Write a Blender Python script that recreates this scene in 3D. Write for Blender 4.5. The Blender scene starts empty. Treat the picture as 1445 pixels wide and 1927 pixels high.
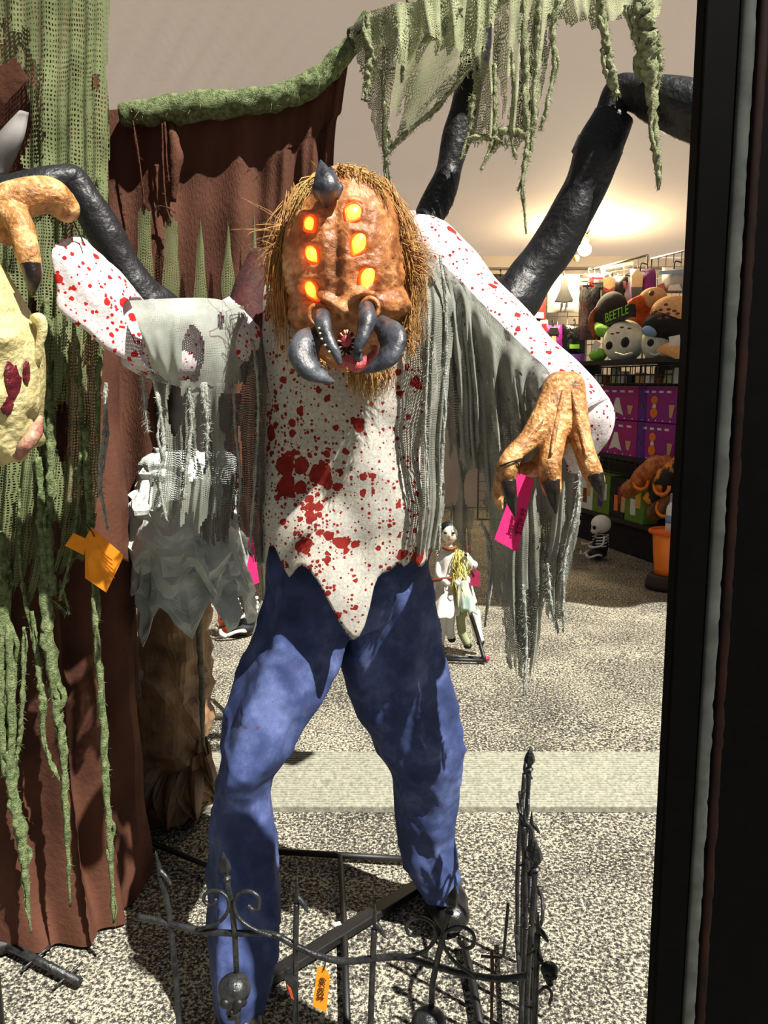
import bpy, bmesh, math, random
from mathutils import Vector, Matrix, noise
random.seed(7)
V = Vector
PI = math.pi
sc = bpy.context.scene
COL = sc.collection
F_PX, IW, IH = 1450.0, 1445.0, 1927.0
PITCH = math.radians(9.5)
CAM = V((0, 0, 1.5))
# ------------------------------------------------------------------ camera
cd = bpy.data.cameras.new('camera'); cam = bpy.data.objects.new('camera', cd); COL.objects.link(cam)
cd.sensor_fit = 'VERTICAL'; cd.sensor_height = 36.0; cd.lens = 36.0 * F_PX / IH
cd.clip_start = 0.05; cd.clip_end = 100
cam.location = CAM; cam.rotation_euler = (PI / 2 - PITCH, 0, 0)
sc.camera = cam
# ------------------------------------------------------------------ world, sun, exposure
wd = bpy.data.worlds.new('world'); sc.world = wd; wd.use_nodes = True
bg = wd.node_tree.nodes['Background']; bg.inputs[0].default_value = (0.80, 0.88, 1.0, 1); bg.inputs[1].default_value = 0.17
sd = bpy.data.lights.new('sun', 'SUN'); sun = bpy.data.objects.new('sun', sd); COL.objects.link(sun)
sd.energy = 9.5; sd.angle = math.radians(0.6); sd.color = (1.0, 0.95, 0.86)
sun.location = (3, -2, 6)
sun.rotation_euler = V((-0.44, 0.34, -0.83)).to_track_quat('-Z', 'Y').to_euler()
vs = sc.view_settings
vs.view_transform = 'Standard'; vs.look = 'None'; vs.gamma = 1.0; vs.use_curve_mapping = False
vs.exposure = 0.0
sc.cycles.transparent_max_bounces = 24

# ------------------------------------------------------------------ geometry helpers
cp, sp = math.cos(PITCH), math.sin(PITCH)
def ray(px, py):
    a = (px - IW / 2) / F_PX; b = (IH / 2 - py) / F_PX
    return V((a, cp + b * sp, -sp + b * cp))
def W(px, py, Y):
    d = ray(px, py); return CAM + d * (Y / d.y)
def R(px, py, z=0.0):
    d = ray(px, py); return CAM + d * ((z - CAM.z) / d.z)
def onplane(px, py, p0, n):
    d = ray(px, py); return CAM + d * ((p0 - CAM).dot(n) / d.dot(n))
def pix(p):
    q = p - CAM
    f = q.y * cp - q.z * sp; u = q.y * sp + q.z * cp
    return IW / 2 + F_PX * q.x / f, IH / 2 - F_PX * u / f
def pm(Y): return Y * 1.02 / F_PX
def lerp(a, b, t): return a + (b - a) * t
def cat(pts, n):
    """Catmull-Rom resample of a list of tuples/vectors"""
    P = [V(p) if not isinstance(p, Vector) else p for p in pts]
    if len(P) == 1: return [P[0]] * n
    out = []
    m = len(P) - 1
    for i in range(n):
        t = i / (n - 1) * m; k = min(int(t), m - 1); f = t - k
        p1, p2 = P[k], P[k + 1]
        p0 = P[k - 1] if k > 0 else p1 * 2 - p2
        p3 = P[k + 2] if k + 2 <= m else p2 * 2 - p1
        out.append(0.5 * ((2 * p1) + (p2 - p0) * f + (2 * p0 - 5 * p1 + 4 * p2 - p3) * f * f + (3 * p1 - p0 - 3 * p2 + p3) * f ** 3))
    return out
def pw(seq, t):
    """piecewise linear through numbers, t in 0..1"""
    m = len(seq) - 1; x = max(0, min(1, t)) * m; k = min(int(x), m - 1); return lerp(seq[k], seq[k + 1], x - k)
def nz(p, s=1.0): return noise.noise(p * s)

class MB:
    def __init__(s): s.v = []; s.f = []; s.uv = None
    def add(s, vs_, fs): o = len(s.v); s.v += [V(x) for x in vs_]; s.f += [tuple(i + o for i in f) for f in fs]; return s
    def box(s, c, h, M=None):
        M = M or Matrix.Identity(3); c = V(c)
        pts = [c + M @ V((x * h[0], y * h[1], z * h[2])) for x in (-1, 1) for y in (-1, 1) for z in (-1, 1)]
        return s.add(pts, [(0, 1, 3, 2), (4, 6, 7, 5), (0, 4, 5, 1), (2, 3, 7, 6), (0, 2, 6, 4), (1, 5, 7, 3)])
    def tube(s, pts, rad, seg=10, n=None, flat=1.0, up=None, rough=0.0, rs=20.0, caps=True):
        P = cat(pts, n) if n else [V(p) for p in pts]
        m = len(P); ring = []; prev = None
        for i in range(m):
            t = (P[min(i + 1, m - 1)] - P[max(i - 1, 0)]).normalized()
            if prev is None:
                a = V(up) if up else (V((0, 0, 1)) if abs(t.z) < 0.9 else V((1, 0, 0)))
            else: a = prev
            a = (a - t * a.dot(t)).normalized(); b = t.cross(a); prev = a
            r = pw(rad, i / (m - 1)) if isinstance(rad, (list, tuple)) else rad
            for k in range(seg):
                th = 2 * PI * k / seg
                d = a * math.cos(th) * flat + b * math.sin(th)
                q = P[i] + d * r
                if rough: q = q + d * r * rough * nz(q + V((3.1, 1.7, 9.2)), rs)
                ring.append(q)
        fs = []
        for i in range(m - 1):
            for k in range(seg):
                k2 = (k + 1) % seg
                fs.append((i * seg + k, i * seg + k2, (i + 1) * seg + k2, (i + 1) * seg + k))
        if caps:
            fs.append(tuple(range(seg - 1, -1, -1))); fs.append(tuple((m - 1) * seg + k for k in range(seg)))
        return s.add(ring, fs)
    def ball(s, c, r, nu=16, nv=10, M=None, fn=None):
        M = M or Matrix.Identity(3); c = V(c)
        r = r if isinstance(r, (tuple, list)) else (r, r, r)
        pts = []
        for j in range(1, nv):
            ph = PI * j / nv
            for i in range(nu):
                th = 2 * PI * i / nu
                d = V((math.sin(ph) * math.cos(th), math.sin(ph) * math.sin(th), math.cos(ph)))
                k = fn(d) if fn else 1.0
                pts.append(c + M @ V((d.x * r[0], d.y * r[1], d.z * r[2])) * k)
        top = len(pts); pts.append(c + M @ V((0, 0, r[2])) * (fn(V((0, 0, 1))) if fn else 1)); bot = len(pts)
        pts.append(c + M @ V((0, 0, -r[2])) * (fn(V((0, 0, -1))) if fn else 1))
        fs = []
        for j in range(nv - 2):
            for i in range(nu):
                i2 = (i + 1) % nu
                fs.append((j * nu + i, (j + 1) * nu + i, (j + 1) * nu + i2, j * nu + i2))
        for i in range(nu):
            i2 = (i + 1) % nu
            fs.append((top, i, i2)); fs.append((bot, (nv - 2) * nu + i2, (nv - 2) * nu + i))
        return s.add(pts, fs)
    def poly(s, pts, n, th):
        """extruded flat polygon: pts world, thickness th along n (front faces n)"""
        m = len(pts); n = V(n).normalized()
        a = [V(p) for p in pts]; b = [p - n * th for p in a]
        return s.add(a + b, [tuple(range(m)), tuple(range(2 * m - 1, m - 1, -1))] + [(i, i + m, (i + 1) % m + m, (i + 1) % m) for i in range(m)])
    def grid(s, nu, nv, fn, keep=None, uv=False):
        P = [[V(fn(i / nu, j / nv)) for i in range(nu + 1)] for j in range(nv + 1)]
        idx = {}; fs = []; pts = []; uvs = []
        Lu = sum((P[nv // 2][i + 1] - P[nv // 2][i]).length for i in range(nu)); Lv = sum((P[j + 1][nu // 2] - P[j][nu // 2]).length for j in range(nv))
        def gi(i, j):
            if (i, j) not in idx:
                idx[(i, j)] = len(pts); pts.append(P[j][i]); uvs.append((i / nu * Lu, j / nv * Lv))
            return idx[(i, j)]
        for j in range(nv):
            for i in range(nu):
                if keep and not keep((i + .5) / nu, (j + .5) / nv, (P[j][i] + P[j + 1][i + 1]) / 2): continue
                fs.append((gi(i, j), gi(i, j + 1), gi(i + 1, j + 1), gi(i + 1, j)))
        if uv: s.uv = (s.uv or [(0, 0)] * len(s.v)) + uvs
        return s.add(pts, fs)

WP = {}
def obj(name, mb, mat, parent=None, smooth=True, base=False, bevel=0, solid=0, uv=None):
    me = bpy.data.meshes.new(name)
    vsx = mb.v
    if not vsx: raise RuntimeError('empty ' + name)
    lo = V([min(p[i] for p in vsx) for i in range(3)]); hi = V([max(p[i] for p in vsx) for i in range(3)])
    c = (lo + hi) / 2; c.z = lo.z
    me.from_pydata([tuple(p - c) for p in vsx], [], mb.f); me.update()
    if smooth: me.polygons.foreach_set('use_smooth', [True] * len(me.polygons))
    if mb.uv and len(mb.uv) == len(vsx):
        l = me.uv_layers.new(name='UVMap')
        for lp in me.loops: l.data[lp.index].uv = mb.uv[lp.vertex_index]
    me.materials.append(mat)
    o = bpy.data.objects.new(name, me); COL.objects.link(o)
    WP[o] = c
    if parent: o.parent = parent; o.location = c - WP[parent]
    else: o.location = c
    if bevel:
        m = o.modifiers.new('bevel', 'BEVEL'); m.width = bevel; m.segments = 2; m.limit_method = 'ANGLE'
    if solid:
        m = o.modifiers.new('solid', 'SOLIDIFY'); m.thickness = solid; m.offset = 0
    return o
def fused(mb, voxel=0.004, smooth=4):
    """union of overlapping closed shapes as one continuous surface"""
    me = bpy.data.meshes.new('tmp'); me.from_pydata([tuple(p) for p in mb.v], [], mb.f)
    o = bpy.data.objects.new('tmp', me); COL.objects.link(o)
    m = o.modifiers.new('r', 'REMESH'); m.mode = 'VOXEL'; m.voxel_size = voxel
    if smooth:
        m = o.modifiers.new('s', 'SMOOTH'); m.iterations = smooth; m.factor = 0.5
    dg = bpy.context.evaluated_depsgraph_get(); e = o.evaluated_get(dg); em = e.to_mesh()
    r = MB(); r.v = [v.co.copy() for v in em.vertices]; r.f = [tuple(p.vertices) for p in em.polygons]
    e.to_mesh_clear(); bpy.data.objects.remove(o); bpy.data.meshes.remove(me)
    return r
def tag(o, label, c, group=None):
    o['label'] = label; o['category'] = c
    if group: o['group'] = group
    return o
def thing(name, loc, label, c, group=None):
    o = bpy.data.objects.new(name, None); COL.objects.link(o); o.location = loc; o.empty_display_size = .05
    WP[o] = V(loc); return tag(o, label, c, group)
def struct(o, label=None):
    o['kind'] = 'structure'
    if label: o['label'] = label
    return o
def text(s, size, org, ax, ay, mat, parent, name='lettering', th=0.0004, shear=0):
    cu = bpy.data.curves.new('t', 'FONT'); cu.body = s; cu.size = size; cu.extrude = th; cu.align_x = 'CENTER'; cu.align_y = 'CENTER'; cu.resolution_u = 3; cu.shear = shear
    o = bpy.data.objects.new('t', cu); COL.objects.link(o)
    dg = bpy.context.evaluated_depsgraph_get(); e = o.evaluated_get(dg); em = e.to_mesh()
    ax = V(ax).normalized(); ay = V(ay).normalized(); n = ax.cross(ay)
    r = MB(); r.v = [V(org) + ax * v.co.x + ay * v.co.y + n * (v.co.z + th) for v in em.vertices]; r.f = [tuple(p.vertices) for p in em.polygons]
    e.to_mesh_clear(); bpy.data.objects.remove(o); bpy.data.curves.remove(cu)
    return obj(name, r, mat, parent, smooth=False)

# ------------------------------------------------------------------ materials
def S(r, g, b):
    f = lambda c: (c / 255) / 12.92 if c <= 10 else (((c / 255) + .055) / 1.055) ** 2.4
    return (f(r), f(g), f(b), 1)
def nodes(name):
    m = bpy.data.materials.new(name); m.use_nodes = True; t = m.node_tree
    return m, t, t.nodes['Principled BSDF'], t.links
def N(t, kind, **kw):
    n = t.nodes.new(kind)
    for k, v in kw.items():
        if hasattr(n, k) and not k[0].isupper(): setattr(n, k, v)
    return n
def coord(t, scale=1.0, kind='Object', stretch=None):
    tc = N(t, 'ShaderNodeTexCoord'); mp = N(t, 'ShaderNodeMapping')
    t.links.new(tc.outputs[kind], mp.inputs[0])
    if stretch: mp.inputs['Scale'].default_value = stretch
    return mp.outputs[0]
def noi(t, vec, scale, detail=3, rough=.55, dist=0):
    n = N(t, 'ShaderNodeTexNoise'); n.inputs['Scale'].default_value = scale; n.inputs['Detail'].default_value = detail
    n.inputs['Roughness'].default_value = rough; n.inputs['Distortion'].default_value = dist
    t.links.new(vec, n.inputs['Vector']); return n.outputs['Fac']
def ramp(t, fac, stops):
    r = N(t, 'ShaderNodeValToRGB'); e = r.color_ramp.elements
    while len(e) < len(stops): e.new(.5)
    for k, (p, c) in enumerate(stops):
        e[k].position = p; e[k].color = c if len(c) == 4 else (*c, 1)
    t.links.new(fac, r.inputs[0]); return r.outputs[0]
def math_(t, op, a, b=None, c=None):
    n = N(t, 'ShaderNodeMath'); n.operation = op
    for i, x in enumerate((a, b, c)):
        if x is None: continue
        if isinstance(x, (int, float)): n.inputs[i].default_value = x
        else: t.links.new(x, n.inputs[i])
    return n.outputs[0]
def mixc(t, fac, a, b, mode='MIX'):
    n = N(t, 'ShaderNodeMix'); n.data_type = 'RGBA'; n.blend_type = mode
    for i, x in ((0, fac), (6, a), (7, b)):
        if isinstance(x, (int, float)): n.inputs[i].default_value = x
        elif isinstance(x, tuple): n.inputs[i].default_value = x
        else: t.links.new(x, n.inputs[i])
    return n.outputs[2]
def bump(t, p, h, strength, dist=.01):
    b = N(t, 'ShaderNodeBump'); b.inputs['Strength'].default_value = strength; b.inputs['Distance'].default_value = dist
    t.links.new(h, b.inputs['Height']); t.links.new(b.outputs[0], p.inputs['Normal'])
def mat(name, c1, c2=None, scale=8, rough=.6, metal=0, bs=0, bst=.3, spec=.5, lo=.35, hi=.65, detail=4, coat=0, bd=.01, stretch=None):
    m, t, p, L = nodes(name)
    v = coord(t, stretch=stretch)
    if c2:
        L.new(ramp(t, noi(t, v, scale, detail), [(lo, c1), (hi, c2)]), p.inputs['Base Color'])
    else: p.inputs['Base Color'].default_value = c1
    p.inputs['Roughness'].default_value = rough; p.inputs['Metallic'].default_value = metal
    p.inputs['Specular IOR Level'].default_value = spec; p.inputs['Coat Weight'].default_value = coat
    if bs: bump(t, p, noi(t, v, bs, 4), bst, bd)
    return m
def gauze(name, c1, c2, pitch, width=.45, hole=.35, rough=.9, hs=14, trans=.25, dist=.5):
    """woven open cloth: threads along u and v of the sheet with real gaps between them"""
    m, t, p, L = nodes(name)
    uv = coord(t, kind='UV')
    nd = N(t, 'ShaderNodeTexNoise'); nd.inputs['Scale'].default_value = 25; L.new(uv, nd.inputs['Vector'])
    sub = N(t, 'ShaderNodeVectorMath'); sub.operation = 'MULTIPLY_ADD'; L.new(nd.outputs['Color'], sub.inputs[0])
    sub.inputs[1].default_value = (pitch * 4 * dist,) * 3; L.new(uv, sub.inputs[2])
    sx = N(t, 'ShaderNodeSeparateXYZ'); L.new(sub.outputs[0], sx.inputs[0])
    wv = ramp(t, noi(t, uv, hs, 3), [(.3, (width - .18,) * 3), (.7, (width + .22,) * 3)])
    a = math_(t, 'LESS_THAN', math_(t, 'FRACT', math_(t, 'MULTIPLY', sx.outputs[0], 1 / pitch)), wv)
    b = math_(t, 'LESS_THAN', math_(t, 'FRACT', math_(t, 'MULTIPLY', sx.outputs[1], 1 / pitch)), wv)
    th = math_(t, 'MAXIMUM', a, b)
    hl = math_(t, 'GREATER_THAN', noi(t, uv, hs * .8, 5, .65), hole)
    al = math_(t, 'MULTIPLY', th, hl)
    L.new(al, p.inputs['Alpha'])
    L.new(ramp(t, noi(t, uv, 9, 5), [(.3, c1), (.7, c2)]), p.inputs['Base Color'])
    p.inputs['Roughness'].default_value = rough; p.inputs['Specular IOR Level'].default_value = .15
    bump(t, p, th, .5, .003)
    return m
def spots(t, vec, scale, lo, hi, dist=.0):
    """round blots of random size"""
    if dist:
        nd = N(t, 'ShaderNodeTexNoise'); nd.inputs['Scale'].default_value = scale * 1.5; nd.inputs['Detail'].default_value = 3; t.links.new(vec, nd.inputs['Vector'])
        ma = N(t, 'ShaderNodeVectorMath'); ma.operation = 'MULTIPLY_ADD'; t.links.new(nd.outputs['Color'], ma.inputs[0])
        ma.inputs[1].default_value = (dist,) * 3; t.links.new(vec, ma.inputs[2]); vec = ma.outputs[0]
    v = N(t, 'ShaderNodeTexVoronoi'); v.inputs['Scale'].default_value = scale; t.links.new(vec, v.inputs['Vector'])
    sx = N(t, 'ShaderNodeSeparateColor'); t.links.new(v.outputs['Color'], sx.inputs[0])
    r = math_(t, 'MULTIPLY_ADD', math_(t, 'POWER', sx.outputs[0], 3.0), hi - lo, lo)
    return v.outputs['Distance'], r
def bloody(name, c1, c2, red, red2, density=1.0, cluster=None, rough=.8):
    m, t, p, L = nodes(name)
    geo = N(t, 'ShaderNodeNewGeometry'); pos = geo.outputs['Position']
    base = ramp(t, noi(t, pos, 16, 6, .6), [(.3, c1), (.7, c2)])
    fine = ramp(t, noi(t, pos, 160, 3), [(.35, (.72, .72, .72)), (.6, (1, 1, 1))])
    base = mixc(t, 1.0, base, fine, 'MULTIPLY')
    mask = None
    if cluster:
        ctr, ang, rx, rz = cluster
        mp = N(t, 'ShaderNodeMapping'); mp.vector_type = 'TEXTURE'; mp.inputs['Location'].default_value = ctr
        mp.inputs['Rotation'].default_value = (0, ang, 0); mp.inputs['Scale'].default_value = (rx, 10, rz); L.new(pos, mp.inputs[0])
        ln = N(t, 'ShaderNodeVectorMath'); ln.operation = 'LENGTH'; L.new(mp.outputs[0], ln.inputs[0])
        mask = math_(t, 'MULTIPLY', math_(t, 'SUBTRACT', 1.0, math_(t, 'MINIMUM', ln.outputs['Value'], 1.0)), 1.0)
    tot = None
    for scale, lo, hi, dist in ((24, -.22, .46 * density, .014), (52, -.10, .50 * density, .010), (130, -.06, .50 * density, .003)):
        d, r = spots(t, pos, scale, lo, hi, dist)
        if mask is not None: r = math_(t, 'ADD', r, math_(t, 'MULTIPLY', mask, .36))
        h = math_(t, 'LESS_THAN', d, r)
        tot = h if tot is None else math_(t, 'MAXIMUM', tot, h)
    rc = ramp(t, noi(t, pos, 40, 2), [(.35, red), (.65, red2)])
    L.new(mixc(t, tot, base, rc), p.inputs['Base Color'])
    p.inputs['Roughness'].default_value = rough; p.inputs['Specular IOR Level'].default_value = .2
    bump(t, p, noi(t, pos, 300, 2), .25, .002)
    return m
def emis(name, c, strength, c2=None, rad=1.0):
    m, t, p, L = nodes(name)
    p.inputs['Base Color'].default_value = c; p.inputs['Emission Strength'].default_value = strength; p.inputs['Roughness'].default_value = .3
    if c2:
        tc = N(t, 'ShaderNodeTexCoord'); mp = N(t, 'ShaderNodeMapping'); mp.inputs['Location'].default_value = (-1, -1, -1); mp.inputs['Scale'].default_value = (2, 2, 2)
        L.new(tc.outputs['Generated'], mp.inputs[0]); ln = N(t, 'ShaderNodeVectorMath'); ln.operation = 'LENGTH'
        ml = N(t, 'ShaderNodeVectorMath'); ml.operation = 'MULTIPLY'; ml.inputs[1].default_value = (1, .0, 1); L.new(mp.outputs[0], ml.inputs[0]); L.new(ml.outputs[0], ln.inputs[0])
        L.new(ramp(t, ln.outputs['Value'], [(.35, c), (.95, c2)]), p.inputs['Emission Color'])
    else: p.inputs['Emission Color'].default_value = c
    return m

M_brown = mat('brown cloth', S(74, 46, 36), S(98, 63, 49), 5, .85, bs=60, bst=.25, spec=.15)
M_brownback = mat('dark brown backdrop cloth', S(84, 54, 43), S(110, 73, 58), 6, .85, bs=220, bst=.35, spec=.15, stretch=(1, 1, .3))
M_green = gauze('green cheesecloth', S(88, 98, 64), S(132, 140, 100), .0075, .50, .30)
M_green_t = gauze('pale green shredded cheesecloth', S(130, 138, 102), S(192, 196, 158), .0065, .46, .40, dist=1.4)
M_strand = mat('twisted green gauze', S(88, 104, 66), S(148, 160, 116), 70, .95, bs=260, bst=.9, spec=.1)
M_strand_t = mat('twisted pale green gauze', S(122, 130, 94), S(190, 194, 156), 70, .95, bs=260, bst=.9, spec=.1)
M_grey = gauze('grey gauze', S(104, 106, 98), S(166, 170, 160), .0042, .58, .38, hs=10, dist=.8)
M_greyd = gauze('dense grey gauze', S(122, 126, 118), S(186, 192, 184), .0042, .78, .30, hs=10, dist=.8)
M_greystr = mat('grey gauze thread', S(140, 144, 136), S(184, 188, 180), 30, .95, bs=200, bst=.6, spec=.1)
M_greydark = gauze('dark grey gauze', S(84, 80, 74), S(122, 118, 110), .0042, .60, .33, hs=10, dist=.8)
M_shirt = bloody('blood spattered cream shirt', S(206, 200, 186), S(186, 184, 178), S(118, 28, 24), S(140, 40, 32), 1.15,
                 (W(572, 915, 1.7), math.radians(-12), .085, .27))
M_cuff = bloody('blood spattered white cloth', S(236, 230, 232), S(222, 214, 220), S(178, 30, 28), S(200, 46, 40), 1.25)
M_sleeve = bloody('lightly spattered white cloth', S(236, 230, 232), S(222, 214, 220), S(140, 34, 34), S(160, 46, 44), 1.05)
M_maroon = mat('dark maroon cloth', S(58, 26, 26), S(84, 40, 38), 20, .8, bs=90, bst=.3)
def denim():
    m, t, p, L = nodes('faded blue denim'); v = coord(t)
    c = ramp(t, noi(t, v, 7, 6, .65), [(.28, S(36, 46, 78)), (.5, S(60, 74, 120)), (.72, S(106, 120, 170))])
    c = mixc(t, math_(t, 'MULTIPLY', math_(t, 'GREATER_THAN', noi(t, v, 34, 3), .69), .5), c, S(96, 42, 60))
    L.new(c, p.inputs['Base Color']); p.inputs['Roughness'].default_value = .7; p.inputs['Specular IOR Level'].default_value = .25
    bump(t, p, noi(t, v, 420, 2), .25, .002); return m
M_denim = denim()
def hide(name, a, b, c, sc=30, bs=90, bst=.9, rough=.42):
    m, t, p, L = nodes(name); v = coord(t)
    n1 = noi(t, v, sc, 6, .65, .6)
    L.new(ramp(t, n1, [(.32, a), (.5, b), (.66, c)]), p.inputs['Base Color']); p.inputs['Roughness'].default_value = rough
    w = N(t, 'ShaderNodeTexVoronoi'); w.inputs['Scale'].default_value = bs * 1.4; L.new(v, w.inputs['Vector'])
    h = math_(t, 'ADD', noi(t, v, bs, 5, .6, 1.2), math_(t, 'MULTIPLY', w.outputs['Distance'], .5))
    bump(t, p, h, bst, .004); return m
M_skin = hide('warty tan latex', S(110, 68, 34), S(196, 138, 80), S(240, 196, 136), rough=.34)
M_face = hide('wrinkled orange latex', S(106, 60, 28), S(172, 110, 62), S(212, 162, 112), 13, 60, .7)
M_claw = mat('dark grey horn', S(26, 28, 34), S(84, 88, 98), 24, .45, bs=60, bst=.3, spec=.6)
M_clawb = mat('black claw', S(22, 18, 16), S(52, 40, 32), 30, .3, bs=50, bst=.3)
M_tooth = mat('ivory tooth', S(214, 200, 160), None, rough=.3)
M_mouth = mat('dark red mouth', S(50, 8, 10), S(80, 16, 18), 60, .25)
M_tongue = mat('pink tongue', S(176, 62, 70), S(196, 92, 96), 60, .3, bs=200, bst=.4)
M_lid = emis('glowing red eye rim', (1.0, .09, .01, 1), .55)  # glow of the eyes on their rims, put in as emission
M_eye = emis('glowing yellow eye', (1.0, .62, .06, 1), 2.1, (1.0, .17, .01, 1))
M_hair = mat('straw hair', S(146, 102, 52), S(204, 158, 92), 60, .7, stretch=(1, 1, .2))
M_hairy = mat('blond matted hair', S(170, 136, 70), S(208, 178, 110), 60, .7)
M_black = mat('black satin cloth', S(20, 20, 23), S(30, 30, 34), 10, .48, bs=24, bst=.5, bd=.02)
M_boot = mat('black leather', S(20, 19, 19), S(34, 33, 33), 14, .3, bs=70, bst=.25)
M_iron = mat('blackened iron', S(40, 41, 43), S(74, 76, 78), 40, .34, metal=.6, bs=120, bst=.3)
M_blackm = mat('matt black steel', S(16, 16, 17), S(26, 26, 28), 20, .5)
M_pink = mat('hot pink card', S(252, 50, 130), S(255, 62, 142), 60, .8, spec=.2)
M_orange = mat('orange card', S(250, 150, 34), S(255, 160, 44), 60, .8, spec=.2)
M_ink = mat('ink', S(60, 24, 16), S(48, 20, 14), 60, .8)
M_tan_robe = mat('crinkled brown cloth', S(104, 78, 54), S(164, 128, 92), 9, .6, bs=30, bst=.5)
M_tunic = mat('crinkled grey green cloth', S(160, 170, 165), S(214, 221, 217), 9, .6, bs=40, bst=.5)
M_zombie = hide('pale yellow latex', S(150, 136, 86), S(204, 192, 138), S(230, 222, 172), 7, 60, 1.0, .5)
M_wound = mat('dark red wound', S(84, 16, 30), S(120, 32, 46), 50, .35, bs=70, bst=.8)
M_scrap = mat('dull grey scrap', S(120, 116, 114), S(146, 142, 140), 12, .7)

# ------------------------------------------------------------------ setting
def floor_mat():
    m, t, p, L = nodes('speckled ground cover'); geo = N(t, 'ShaderNodeNewGeometry'); v = geo.outputs['Position']
    n1 = noi(t, v, 95, 3, .7); n2 = noi(t, v, 2.2, 4); n3 = noi(t, v, 240, 2, .6)
    thr = math_(t, 'MULTIPLY_ADD', n2, .16, math_(t, 'MULTIPLY_ADD', n3, .30, math_(t, 'MULTIPLY', n1, .75)))
    c = ramp(t, thr, [(.50, S(34, 33, 32)), (.57, S(78, 76, 71)), (.625, S(120, 116, 106)), (.665, S(196, 190, 168))])
    L.new(c, p.inputs['Base Color']); p.inputs['Roughness'].default_value = .9; p.inputs['Specular IOR Level'].default_value = .2
    bump(t, p, n1, .9, .012); return m
fl = MB().grid(60, 60, lambda u, v: V((-7 + 14 * u, -4 + 14 * v, 0.006 * nz(V((u * 40, v * 40, 0))) - .012)))
struct(obj('floor', fl, floor_mat()))
def strip_mat():
    m, t, p, L = nodes('ribbed floor strip'); geo = N(t, 'ShaderNodeNewGeometry'); v = geo.outputs['Position']
    c = ramp(t, noi(t, v, 70, 4, .7), [(.36, S(118, 118, 106)), (.66, S(168, 166, 150))]); L.new(c, p.inputs['Base Color'])
    p.inputs['Roughness'].default_value = .9; bump(t, p, noi(t, v, 150, 2), .4, .004); return m
M_strip = strip_mat()
y0, y1 = R(700, 1523).y, R(700, 1418).y
st = MB(); st.box((0, (y0 + y1) / 2, -.002), (3.2, (y1 - y0) / 2, .010))
stripo = struct(obj('trim_1', st, M_strip, smooth=False))
nr = 26
for k in range(nr):
    yy = lerp(y0 + .008, y1 - .008, k / (nr - 1))
    rb = MB().tube([(-3.19, yy, .008), (3.19, yy, .008)], .0045, 6)
    obj('rib', rb, M_strip, stripo)
def tent_mat(name, c1, c2, tr):
    m, t, p, L = nodes(name); v = coord(t)
    p.inputs['Base Color'].default_value = c1; L.new(ramp(t, noi(t, v, 1.2, 3), [(.3, c1), (.7, c2)]), p.inputs['Base Color'])
    p.inputs['Roughness'].default_value = .75; p.inputs['Specular IOR Level'].default_value = .2
    tb = N(t, 'ShaderNodeBsdfTranslucent'); tb.inputs[0].default_value = c1
    mx = N(t, 'ShaderNodeMixShader'); mx.inputs[0].default_value = tr
    out = [n for n in t.nodes if n.type == 'OUTPUT_MATERIAL'][0]
    L.new(p.outputs[0], mx.inputs[1]); L.new(tb.outputs[0], mx.inputs[2]); L.new(mx.outputs[0], out.inputs[0])
    return m
M_tent = tent_mat('tent canvas', S(186, 173, 164), S(196, 183, 174), .24)
def roof(u, v):
    x = -6.5 + 13 * u; y = 3.72 + 5.63 * v + (1 - v) * .10 * abs(math.sin(x * 2.6 + .4)) + (1 - v) * .05 * math.sin(x * 9)  # front edge, out of view, waved to break up its floor shadow
    z = 3.35 - .40 * v + .05 * math.sin(x * 1.6 + .6) * (1 - v)
    rip = math.exp(-((x + 1.2) / .75) ** 2 - ((y - 4.6) / .8) ** 2)
    z += rip * .022 * math.sin((x * 1.0 + y * .55) * 42)
    return V((x, y, z))
struct(obj('ceiling', MB().grid(260, 120, roof), M_tent))
struct(obj('wall_back', MB().grid(60, 12, lambda u, v: V((-6.5 + 13 * u, 9.33 + .03 * math.sin(u * 60), 2.98 * v))), M_tent))
M_rope = mat('tent seam', S(110, 98, 84), None, rough=.8)
tr_ = MB()
struct(obj('trim_2', MB().tube([(-6.4, 9.22, 2.82), (0, 9.22, 2.80), (6.4, 9.22, 2.83)], .012, 6, 12), M_rope))
# monitor bezel with scuffed grey edging, added as an upright panel, not a wall
M_panel = mat('black panel', S(2, 2, 2), S(4, 4, 4), 30, .7, spec=.05)
M_edge = mat('scuffed grey edging', S(48, 52, 49), S(70, 74, 70), 22, .6, spec=.2)
M_rust = mat('rust brown edging', S(10, 6, 5), S(34, 14, 9), 12, .7, spec=.1)
YP = 1.0
pl = W(1310, 0, YP + .03); pb = W(1214, 1927, YP + .03)
def xr(z, dx): return lerp(pb.x, pl.x, (z - pb.z) / (pl.z - pb.z)) + dx
def slab(x0, x1, yf, yb, z1=1.99):
    return MB().add([(xr(z, d), y, z) for z in (0.0, z1) for (d, y) in ((x0, yf), (x1, yf), (x1, yb), (x0, yb))],
                    [(0, 1, 5, 4), (1, 2, 6, 5), (2, 3, 7, 6), (3, 0, 4, 7), (4, 5, 6, 7), (3, 2, 1, 0)])
wr = struct(obj('monitor_bezel', slab(0, .27, YP, YP + .03), M_panel, smooth=False, bevel=.003))
def ragged(x0, x1, yf):
    g = MB()
    def fn(u, v):
        z = 1.985 * v; e = (.0022 * nz(V((0, 0, z * 22 + 3))) + .002 * nz(V((0, 4, z * 70)))) if u > .5 else 0
        return V((xr(z, lerp(x0, x1, u) + e), yf - .0035 * math.sin(PI * u) ** .5, z))
    return g.grid(8, 220, fn)
obj('edging_strip', ragged(.0425, .0605, YP - .0005), M_edge, wr, solid=.001)
obj('rust_strip', ragged(.0625, .0760, YP - .0004), M_rust, wr, solid=.001)

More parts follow.
